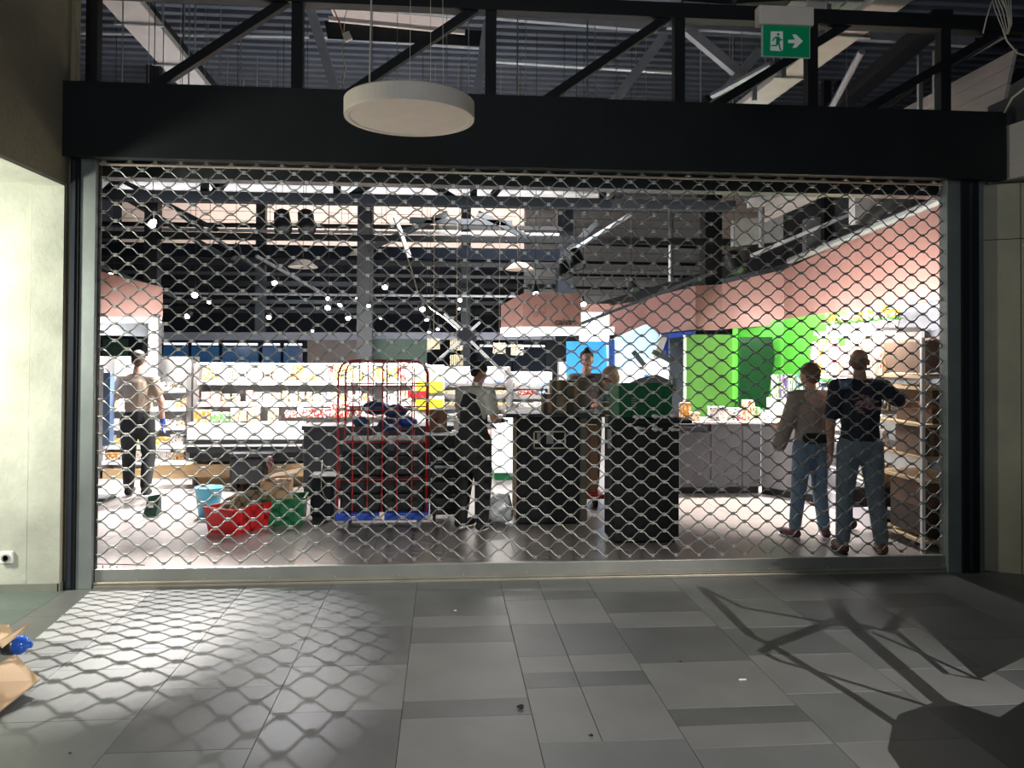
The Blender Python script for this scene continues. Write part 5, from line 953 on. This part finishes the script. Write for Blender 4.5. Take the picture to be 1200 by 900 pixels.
# labels of repeats: place each one by counting from the left
def short(l): return ' '.join(l.replace('behind the aproned person', 'behind the apron wearer').replace('on the top shelf of the long chilled gondola', 'on top of the chilled gondola').replace('the long chilled gondola', 'the chilled gondola').split()[:12])
def relabel():
    by = {}
    for o in bpy.data.objects:
        if o.parent is None and 'group' in o.keys() and 'label' in o.keys(): by.setdefault((o['group'], o['label']), []).append(o)
    ORD = 'leftmost second third fourth fifth sixth seventh eighth ninth tenth eleventh twelfth thirteenth fourteenth fifteenth sixteenth seventeenth eighteenth nineteenth twentieth twenty-first twenty-second twenty-third twenty-fourth twenty-fifth twenty-sixth twenty-seventh twenty-eighth twenty-ninth thirtieth'.split()
    def sx(o):
        d = Vector(o.location)-CAM; return d.dot(rgt)/max(d.dot(fwd), .01)
    for (g, l), L_ in by.items():
        if len(L_) < 2 or len(L_) > 30: continue
        L_.sort(key=sx)
        for i, o in enumerate(L_): o['label'] = '%s, %s' % (short(l), ('leftmost of them' if i == 0 else 'rightmost of them' if i == len(L_)-1 else ORD[i]+' from the left'))
relabel()

for k_, (x_, y_, w_, h_) in enumerate(((733, 455, .1, .2), (745, 462, .16, .1), (758, 447, .08, .25), (772, 458, .14, .16), (786, 450, .07, .3))):
    p_ = at(x_, y_, Y=8.3); MB().box((p_.x-w_/2, 8.3, p_.z-h_/2), (p_.x+w_/2, 8.36, p_.z+h_/2)).build('shelf_item', [GREYBL, GALV, BLUEW, GREYBL, GALV][k_], tb)
MB().poly([at(714, 440, Y=8.1), at(720, 440, Y=8.1), at(720, 398, Y=8.1), at(714, 398, Y=8.1)], (0, .05, 0)).build('blue_edge', BLUEP, tb)
MB().poly([at(757, 393.5, Y=7.9), at(815, 387.5, Y=6.9), at(815, 393, Y=6.9), at(757, 399, Y=7.9)], (0, .03, 0)).build('blue_valance', BLUEP, tb)
# ============================================================ PEOPLE
def remesh(b, name, m_, parent, voxel=.009, smooth=4, T=None):
    if T is not None:
        for v in b.v: v[:] = T@v
    me = bpy.data.meshes.new('t'); me.from_pydata([tuple(v) for v in b.v], [], b.f)
    bm = bmesh.new(); bm.from_mesh(me); bmesh.ops.recalc_face_normals(bm, faces=bm.faces[:]); bm.to_mesh(me); bm.free()
    o = bpy.data.objects.new('t', me); COL.objects.link(o)
    r = o.modifiers.new('r', 'REMESH'); r.mode = 'VOXEL'; r.voxel_size = voxel; r.use_smooth_shade = True
    if smooth: s = o.modifiers.new('s', 'SMOOTH'); s.factor = .5; s.iterations = smooth
    dg = bpy.context.evaluated_depsgraph_get(); dg.update(); n = bpy.data.meshes.new_from_object(o.evaluated_get(dg)); bpy.data.objects.remove(o)
    n.materials.clear(); n.materials.append(m_); n.name = name; n.shade_smooth()
    o = bpy.data.objects.new(name, n); COL.objects.link(o); o.parent = parent; return o
def cap(b, p0, p1, r0, r1, sx=1, sy=1, n=14):
    p0, p1 = Vector(p0), Vector(p1); t = p1-p0; L_ = max(t.length, 1e-6); t.normalize(); a = t.orthogonal().normalized()
    if abs(t.z) > .6: a = (Vector((1, 0, 0))-t*t.x).normalized()
    c = t.cross(a); rings = [(-r0*math.cos(g), r0*math.sin(g)) for g in (.08, .5, 1.0)]+[(0, r0)]+[(L_*k/4, r0+(r1-r0)*k/4) for k in (1, 2, 3)]+[(L_, r1)]+[(L_+r1*math.cos(g), r1*math.sin(g)) for g in (1.0, .5, .08)]
    base = len(b.v)
    for d_, r in rings:
        for j in range(n):
            g = 2*PI*j/n; o_ = a*math.cos(g)*r+c*math.sin(g)*r; b.v.append(p0+t*d_+Vector((o_.x*sx, o_.y*sy, o_.z)))
    for i in range(len(rings)-1):
        for j in range(n): x = base+i*n+j; y = base+i*n+(j+1) % n; b.f.append([x, y, y+n, x+n])
    b.f.append([base+j for j in range(n)][::-1]); b.f.append([base+(len(rings)-1)*n+j for j in range(n)])
def chain(b, pts, rs, sx=1, sy=1):
    for i in range(len(pts)-1): cap(b, pts[i], pts[i+1], rs[i], rs[i+1], sx, sy)
def hand(b, wr, d, side, curl=.5):
    wr, d = Vector(wr), Vector(d).normalized(); x = Vector((0, 1, 0)); x = (x-d*x.dot(d)).normalized(); nrm = d.cross(x)*side
    palm = wr+d*.075
    for k in range(4): cap(b, wr+d*.01+x*(k-1.5)*.012, palm+x*(k-1.5)*.019, .015, .013, n=8)
    for k in range(4):
        l = (.058, .07, .074, .064)[k] if side > 0 else (.064, .074, .07, .058)[k]; p = palm+x*(k-1.5)*.019; q = p+(d+nrm*curl*.35).normalized()*l*.5; r_ = q+(d+nrm*curl).normalized()*l*.5
        cap(b, p, q, .0095, .009, n=8); cap(b, q, r_, .009, .0075, n=8)
    t0 = wr+d*.02+x*.028; t1 = t0+(d*.7+x*.6+nrm*.25).normalized()*.045; t2 = t1+(d+nrm*.4).normalized()*.035; cap(b, t0, t1, .013, .011, n=8); cap(b, t1, t2, .0105, .009, n=8)
SKIN = mat('skin_tone', (.52, .27, .19), .5, 0, .06, 10); SKIND = mat('skin_tone_darker', (.4, .2, .14), .5, 0, .06, 10)  # second skin is simply a darker tone
EYE = mat('eye_white', (.7, .7, .7), .2); DARKI = mat('dark_iris', (.03, .02, .015), .2); LIP = mat('lip_tone', (.4, .12, .1), .5)
def figure(name_lb, loc, rz, H, P, skin, group=None):
    t = thing('person', name_lb, 'person', loc); s = H/1.75; T = Matrix.Rotation(rz, 4, 'Z')@Matrix.Scale(s, 4)
    J = dict(pel=(0, 0, .95), wst=(0, 0, 1.1), chs=(0, -.005, 1.3), nkb=(0, -.01, 1.46), nkt=(0, .012, 1.55), hd=(0, .025, 1.64),
             sR=(.17, 0, 1.41), eR=(.23, -.02, 1.13), wR=(.24, .05, .89), sL=(-.17, 0, 1.41), eL=(-.23, -.02, 1.13), wL=(-.24, .05, .89),
             hR=(.09, 0, .92), kR=(.1, .02, .5), aR=(.1, -.01, .09), hL=(-.09, 0, .92), kL=(-.1, .02, .5), aL=(-.1, -.01, .09), tR=(.11, .16, .03), tL=(-.11, .16, .03))
    J.update(P); J = {k: Vector(v) if isinstance(v, tuple) else v for k, v in J.items()}
    b = MB()
    cap(b, J['pel'], J['wst'], .14, .125, 1, .72); cap(b, J['wst'], J['chs'], .125, .15, 1, .72); cap(b, J['chs'], J['nkb']-Vector((0, 0, .06)), .15, .1, 1, .7)
    cap(b, J['sL'], J['sR'], .058, .058); cap(b, J['nkb']-Vector((0, 0, .03)), J['nkt'], .062, .054)
    for S in 'RL':
        cap(b, J['s'+S], J['e'+S], .052, .042); cap(b, J['e'+S], J['w'+S], .041, .027)
        d = (J['w'+S]-J['e'+S]); hand(b, J['w'+S], J.get('hd'+S, d), 1 if S == 'R' else -1, J['c'+S].x if 'c'+S in J else .5)
        cap(b, J['h'+S], J['k'+S], .085, .057); cap(b, J['k'+S], J['a'+S], .056, .038); cap(b, J['a'+S]-Vector((0, 0, .03)), J['t'+S]+Vector((0, 0, .005)), .04, .032)
    # head with rotation hr around z and nod
    hc = J['hd']; HR = Matrix.Rotation(J.get('hrz', Vector((0, 0, 0))).x, 3, 'Z')@Matrix.Rotation(J.get('nod', Vector((0, 0, 0))).x, 3, 'X')
    def hp(x, y, z): return hc+HR@Vector((x, y, z))
    hb = MB(); 
    def ball(c, r, sx, sy, sz): 
        q = MB(); q.ball((0, 0, 0), r, 18, 12, sx, sy, sz, HR); b.add([v+hp(*c) for v in q.v], q.f)
    ball((0, -.012, .03), .078, .97, 1.2, 1.07); ball((0, .03, -.03), .06, .95, 1.0, 1.15); ball((0, .055, -.078), .03, 1.1, .9, .8)
    cap(b, hp(0, .088, .012), hp(0, .104, -.02), .009, .014, n=8); cap(b, hp(-.03, .078, .028), hp(.03, .078, .028), .013, .013, n=8)
    for sx in (-1, 1): ball((sx*.077, -.005, -.005), .024, .4, .8, 1.25); ball((sx*.037, .055, -.028), .026, 1, .9, .9)
    remesh(b, 'body', skin, t, .0085, 2, T)
    for sx in (-1, 1):
        for c_, r, m_, nm in (((sx*.031, .083, .006), .011, EYE, 'eye'), ((sx*.031, .091, .006), .0055, DARKI, 'iris')):
            q = MB(); q.ball((0, 0, 0), r, 10, 7); q.v = [T@(v+hp(*c_)) for v in q.v]; o = q.mesh(nm, m_, True); oo = bpy.data.objects.new(nm, o); COL.objects.link(oo); oo.parent = t
    q = MB(); q.tube([hp(-.022, .086, -.052), hp(0, .094, -.05), hp(.022, .086, -.052)], .005, 6); q.v = [T@v for v in q.v]; oo = bpy.data.objects.new('mouth', q.mesh('mouth', LIP, True)); COL.objects.link(oo); oo.parent = t
    return t, J, T, hp, HR
def hair(t, T, hp, HR, m_, parts, voxel=.01):
    b = MB()
    for c, r, sx, sy, sz in parts:
        q = MB(); q.ball((0, 0, 0), r, 16, 10, sx, sy, sz, HR); b.add([v+hp(*c) for v in q.v], q.f)
    for v in b.v: v += Vector((noise.noise(v*45), noise.noise(v*45+Vector((9, 0, 0))), noise.noise(v*40)))*.006
    return remesh(b, 'hair', m_, t, voxel, 1, T)
def shirt(t, J, T, m_, sl=.55, nm='t_shirt', hem=.9, g=.018, arms=(.066, .062)):
    b = MB(); pel = Vector((J['pel'].x, J['pel'].y, hem+.1))
    cap(b, pel, J['wst'], .135+g, .125+g, 1.02, .76); cap(b, J['wst'], J['chs'], .128+g, .15+g, 1.02, .76); cap(b, J['chs'], J['nkb']-Vector((0, 0, .075)), .15+g, .098+g, 1, .7); cap(b, J['sL'], J['sR'], .058+g, .058+g)
    for S in 'RL': e = J['s'+S].lerp(J['e'+S], sl); cap(b, J['s'+S], e, arms[0]+g*.4, arms[1]+g*.3)
    if sl > 1:
        for S in 'RL': cap(b, J['e'+S], J['e'+S].lerp(J['w'+S], sl-1), .056, .044)
    return remesh(b, nm, m_, t, .012, 3, T)
def trousers(t, J, T, m_, nm='trousers', low=.92, g=.016, wid=1):
    b = MB(); cap(b, J['pel']-Vector((0, 0, .02)), J['pel']+Vector((0, 0, .04)), .14+g, .128+g, 1, .8)
    for S in 'RL':
        a = J['k'+S].lerp(J['a'+S], low); cap(b, J['h'+S], J['k'+S], (.088+g)*wid, (.062+g)*wid); cap(b, J['k'+S], a, (.06+g)*wid, (.045+g)*wid)
    return remesh(b, nm, m_, t, .012, 3, T)
def shoes(t, J, T, m_, sole=None):
    for S in 'RL':
        b = MB(); a = J['a'+S]; tt = J['t'+S]; cap(b, a+Vector((0, -.035, -.035)), tt+Vector((0, 0, .02)), .047, .04, 1, 1); cap(b, a+Vector((0, -.01, -.0)), a+Vector((0, 0, .01)), .047, .045)
        for v in b.v: v.z = max(v.z, min(a.z, tt.z+.06)-.09+.004)
        o = remesh(b, 'shoe', m_, t, .009, 2, T)
        if sole:
            d = (tt-a).normalized(); q = MB(); q.tube([a+Vector((0, -.07, -.077)), a+Vector((0, .0, -.079)), tt+Vector((0, .04, -.018))], .036, 10, flat=1.0, rr=[.028, .036, .036])
            zc = sum(v.z for v in q.v)/len(q.v)
            for v in q.v: v.z = zc+(v.z-zc)*.3
            q.v = [T@v for v in q.v]; oo = bpy.data.objects.new('sole', q.mesh('sole', sole, True)); COL.objects.link(oo); oo.parent = o
def gloves(t, J, T, m_, S):
    b = MB(); d = (J['w'+S]-J['e'+S]).normalized(); b2 = MB(); hand(b2, J['w'+S], J.get('hd'+S, d), 1 if S == 'R' else -1)
    c = sum(b2.v, Vector())/len(b2.v)
    for v in b2.v: v[:] = c+(v-c)*1.12
    cap(b2, J['w'+S]-d*.03, J['w'+S]+d*.02, .034, .034); return remesh(b2, 'glove', m_, t, .007, 1, T)
JEAN = mat('washed_blue_denim', (.13, .2, .29), .75, 0, .25, 9, .15, 60); JEAN2 = mat('grey_blue_denim', (.13, .17, .21), .75, 0, .2, 9, .15, 60)
BEI = mat('beige_cotton', (.36, .28, .22), .85, 0, .06, 8); BLKC = mat('black_cotton', (.012, .013, .015), .85, 0, .2, 8); DRED = mat('maroon_leather', (.09, .015, .03), .5); BRN = mat('brown_leather', (.1, .04, .02), .5)
HB = mat('dark_brown_hair', (.035, .02, .013), .6, 0, .3, 40); HBL = mat('ash_blonde_hair', (.4, .29, .19), .6, 0, .3, 40); HBR = mat('light_brown_hair', (.12, .06, .035), .6, 0, .3, 40)
# 1 man in beige, walking away at left
lp = at(160, 582, z=0)
t, J, T, hp, HR = figure('person in a beige T-shirt and black trousers walking away at left', (lp.x, lp.y, 0), R(6), 1.69,
    dict(eR=(.27, -.03, 1.15), wR=(.27, .07, .9), eL=(-.28, -.04, 1.16), wL=(-.31, .04, .92), hdR=(0, .1, -1), kR=(.12, .06, .5), aR=(.13, -.13, .12), tR=(.14, .0, .04), kL=(-.11, .06, .51), aL=(-.12, .12, .085), tL=(-.12, .28, .03)), SKIN)
shirt(t, J, T, BEI, .6, hem=.98); trousers(t, J, T, BLKC, wid=1.06); shoes(t, J, T, BLKC)
hair(t, T, hp, HR, HB, [((0, -.022, .05), .082, 1, 1.15, .98), ((0, -.045, .01), .072, 1, .9, 1.1)]); gloves(t, J, T, BLUEP, 'R'); gloves(t, J, T, BLUEP, 'L')
# 2 aproned person in the middle, seen from behind, turned right
lp = at(556, 620, z=0)
t, J, T, hp, HR = figure('person in dark cap, white T-shirt and black apron working beside the cage', (lp.x-.02, lp.y, 0), R(-38), 1.62,
    dict(wst=(0, .0, 1.1), chs=(.0, .02, 1.31), nkb=(0, .05, 1.46), nkt=(0, .08, 1.54), hd=(0, .1, 1.62), sR=(.17, .04, 1.41), sL=(-.17, .03, 1.41), eR=(.235, .06, 1.14), wR=(.15, .28, 1.12), eL=(-.22, .08, 1.16), wL=(-.06, .29, 1.08), nod=(-.25, 0, 0), kR=(.12, .02, .5), kL=(-.12, .02, .5), aR=(.13, -.02, .09), aL=(-.14, -.02, .09)), SKIND)
shirt(t, J, T, mat('white_cotton', (.55, .54, .5), .85, 0, .05), .62, hem=1.0); tr_ = trousers(t, J, T, BLKC, wid=1.2); shoes(t, J, T, BLKC); gloves(t, J, T, mat('navy_glove', (.02, .04, .12), .4), 'R'); gloves(t, J, T, MATS['navy_glove'], 'L')
b = MB(); cap(b, (0, -.0, .78), (0, 0, 1.05), .2, .165, 1.0, .8); cap(b, (0, 0, 1.05), (0, .02, 1.3), .163, .168, .93, .84); cap(b, (-.07, .02, 1.38), (.05, .02, 1.38), .075, .07); remesh(b, 'apron', mat('black_apron_cloth', (.018, .02, .024), .85, 0, .3, 6), t, .012, 3, T)
b = MB(); q = MB(); q.ball((0, 0, 0), .087, 18, 12, 1.02, 1.2, .92, HR); b.add([v+hp(0, -.016, .048) for v in q.v], q.f); q = MB(); q.ball((0, 0, 0), .04, 12, 8, 1, 1, 1, HR); b.add([v+hp(0, -.085, -.02) for v in q.v], q.f); remesh(b, 'dark_cap', BLKC, t, .01, 1, T)
# 3 cashier facing us
lp = at(687, 560, Y=3.0)
t, J, T, hp, HR = figure('cashier with dark hair tied back in a grey patterned top facing the grille', (lp.x+.08, 3.45, 0), R(176), 1.72,
    dict(eR=(.24, .02, 1.16), wR=(.13, .24, 1.12), eL=(-.23, .03, 1.15), wL=(-.1, .27, 1.13), nod=(-.15, 0, 0)), SKIN)
shirt(t, J, T, mat('grey_pattern_knit', (.16, .15, .15), .85, 0, .5, 30), .95, 'patterned_top', .95); trousers(t, J, T, BLKC); shoes(t, J, T, BLKC)
b = MB(); b.tube([(math.cos(a_)*.1, .01+math.sin(a_)*.085, 1.455-.02*math.sin(a_)) for a_ in [2*PI*i/20 for i in range(21)]], .014, 6); b.v = [T@v for v in b.v]; oo = bpy.data.objects.new('black_neckline', b.mesh('black_neckline', BLKC, True)); COL.objects.link(oo); oo.parent = t
hair(t, T, hp, HR, HB, [((0, -.03, .045), .085, 1.02, 1.1, 1.0), ((0, -.05, .0), .075, 1, .9, 1.1), ((0, -.03, .135), .03, 1, 1, .8)])
# 4 blonde person with dark goggles, facing left/away behind the green crate
lp = at(722, 560, Y=2.3)
t, J, T, hp, HR = figure('person with ash blonde hair and dark glasses bending behind the green crate', (lp.x+.17, 2.72, 0), R(100), 1.6,
    dict(chs=(0, .06, 1.29), nkb=(0, .11, 1.43), nkt=(0, .15, 1.5), hd=(0, .18, 1.57), sR=(.17, .1, 1.38), sL=(-.17, .1, 1.38), eR=(.2, .22, 1.14), wR=(.12, .42, 1.13), eL=(-.2, .2, 1.14), wL=(-.12, .4, 1.13), nod=(-.35, 0, 0), hrz=(-.4, 0, 0)), SKIN)
shirt(t, J, T, mat('dark_teal_cloth', (.03, .055, .06), .85, 0, .4, 12), .95, 'dark_top', .9); trousers(t, J, T, BLKC); shoes(t, J, T, BLKC)
hair(t, T, hp, HR, HBL, [((0, -.025, .048), .088, 1.05, 1.12, .98), ((0, -.06, -.02), .07, 1.1, .9, 1.2), ((0, -.06, .07), .06, 1, 1, 1)])
b = MB(); b.tube([hp(-.075, .02, .01), hp(-.06, .075, .01), hp(0, .1, .006), hp(.06, .075, .01), hp(.075, .02, .01)], .014, 6); b.v = [T@v for v in b.v]; oo = bpy.data.objects.new('dark_glasses', b.mesh('dark_glasses', mat('dark_blue_lens', (.03, .05, .1), .15), True)); COL.objects.link(oo); oo.parent = t
# 5 bald man in navy T-shirt at right
lp = at(1008, 648, z=0)
t, J, T, hp, HR = figure('bald person in a black printed T-shirt and jeans reaching to the rack', (lp.x, lp.y, 0), R(-12), 1.74,
    dict(sR=(.185, .0, 1.42), sL=(-.185, 0, 1.42), eR=(.37, .08, 1.29), wR=(.60, .16, 1.26), eL=(-.25, -.02, 1.13), wL=(-.235, .03, .87), kR=(.13, .02, .5), aR=(.17, -.02, .085), tR=(.19, .13, .03), kL=(-.12, .02, .5), aL=(-.15, -.02, .085), tL=(-.17, .13, .03), hrz=(-.35, 0, 0), nod=(-.1, 0, 0)), SKIND)
NV = mat('black_navy_cotton', (.012, .015, .026), .85, 0, .15, 8); sh = shirt(t, J, T, NV, .75, hem=.9, g=.028); trousers(t, J, T, JEAN2, 'jeans', wid=1.0); shoes(t, J, T, BRN, BLACK)
b = MB(); random.seed(4)
for k in range(46):
    a_ = random.uniform(0, 6.28); r_ = random.random()**.6; x = math.cos(a_)*r_*.11; z = 1.29+math.sin(a_)*r_*.075; y = -.137+x*x*1.9-(z-1.3)*.05*0
    b.ball((x, y, z), random.uniform(.008, .02), 6, 4, 1.6, .25, .6)
b.v = [T@v for v in b.v]; oo = bpy.data.objects.new('back_print', b.mesh('back_print', mat('faded_rose_print', (.3, .16, .18), .8, 0, .4, 30))); COL.objects.link(oo); oo.parent = t
b = MB(); b.tube([(-.2, -.03, 1.44), (-.16, -.1, 1.45), (-.1, -.11, 1.46)], .04, 8, flat=.5); b.v = [T@v for v in b.v]; oo = bpy.data.objects.new('blue_shoulder_cloth', b.mesh('blue_shoulder_cloth', mat('steel_blue_cloth', (.08, .13, .26), .8), True)); COL.objects.link(oo); oo.parent = t
hair(t, T, hp, HR, mat('shaved_hair', (.2, .1, .07), .7), [((0, -.05, .0), .068, 1.08, .85, 1.05)], .01)
# 6 person in pale jacket
lp = at(950, 630, z=0)
t, J, T, hp, HR = figure('person in a beige hooded jacket, jeans and maroon shoes left of the bald one', (lp.x, lp.y, 0), R(8), 1.6,
    dict(eR=(.2, .05, 1.14), wR=(.06, .24, 1.14), eL=(-.25, .04, 1.14), wL=(-.22, .24, 1.12), kR=(.1, .0, .5), aR=(.13, -.04, .085), tR=(.2, .1, .03), kL=(-.12, .02, .5), aL=(-.17, .02, .085), tL=(-.22, .16, .03), hrz=(.3, 0, 0), nod=(-.2, 0, 0)), SKIN)
shirt(t, J, T, mat('taupe_jacket_cloth', (.3, .23, .2), .85, 0, .12, 8), 1.75, 'jacket', .93, .034); trousers(t, J, T, JEAN, 'jeans'); shoes(t, J, T, DRED, WHITEP)
b = MB(); cap(b, (-.08, -.07, 1.43), (.08, -.07, 1.43), .055, .055, 1, .8); cap(b, (0, -.1, 1.4), (0, -.11, 1.3), .09, .06, 1, .45); remesh(b, 'hood', mat('pale_pink_lining', (.5, .33, .28), .85), t, .01, 3, T)
b = MB(); cap(b, (-.12, -.125, 1.02), (.12, -.125, 1.02), .055, .055, 1, .5); remesh(b, 'waist_bag', BLKC, t, .01, 1, T)
hair(t, T, hp, HR, HBR, [((0, -.022, .05), .088, 1.03, 1.15, 1.0), ((0, -.05, .0), .08, 1, .9, 1.15), ((0, -.11, .03), .04, 1, 1, 1)])
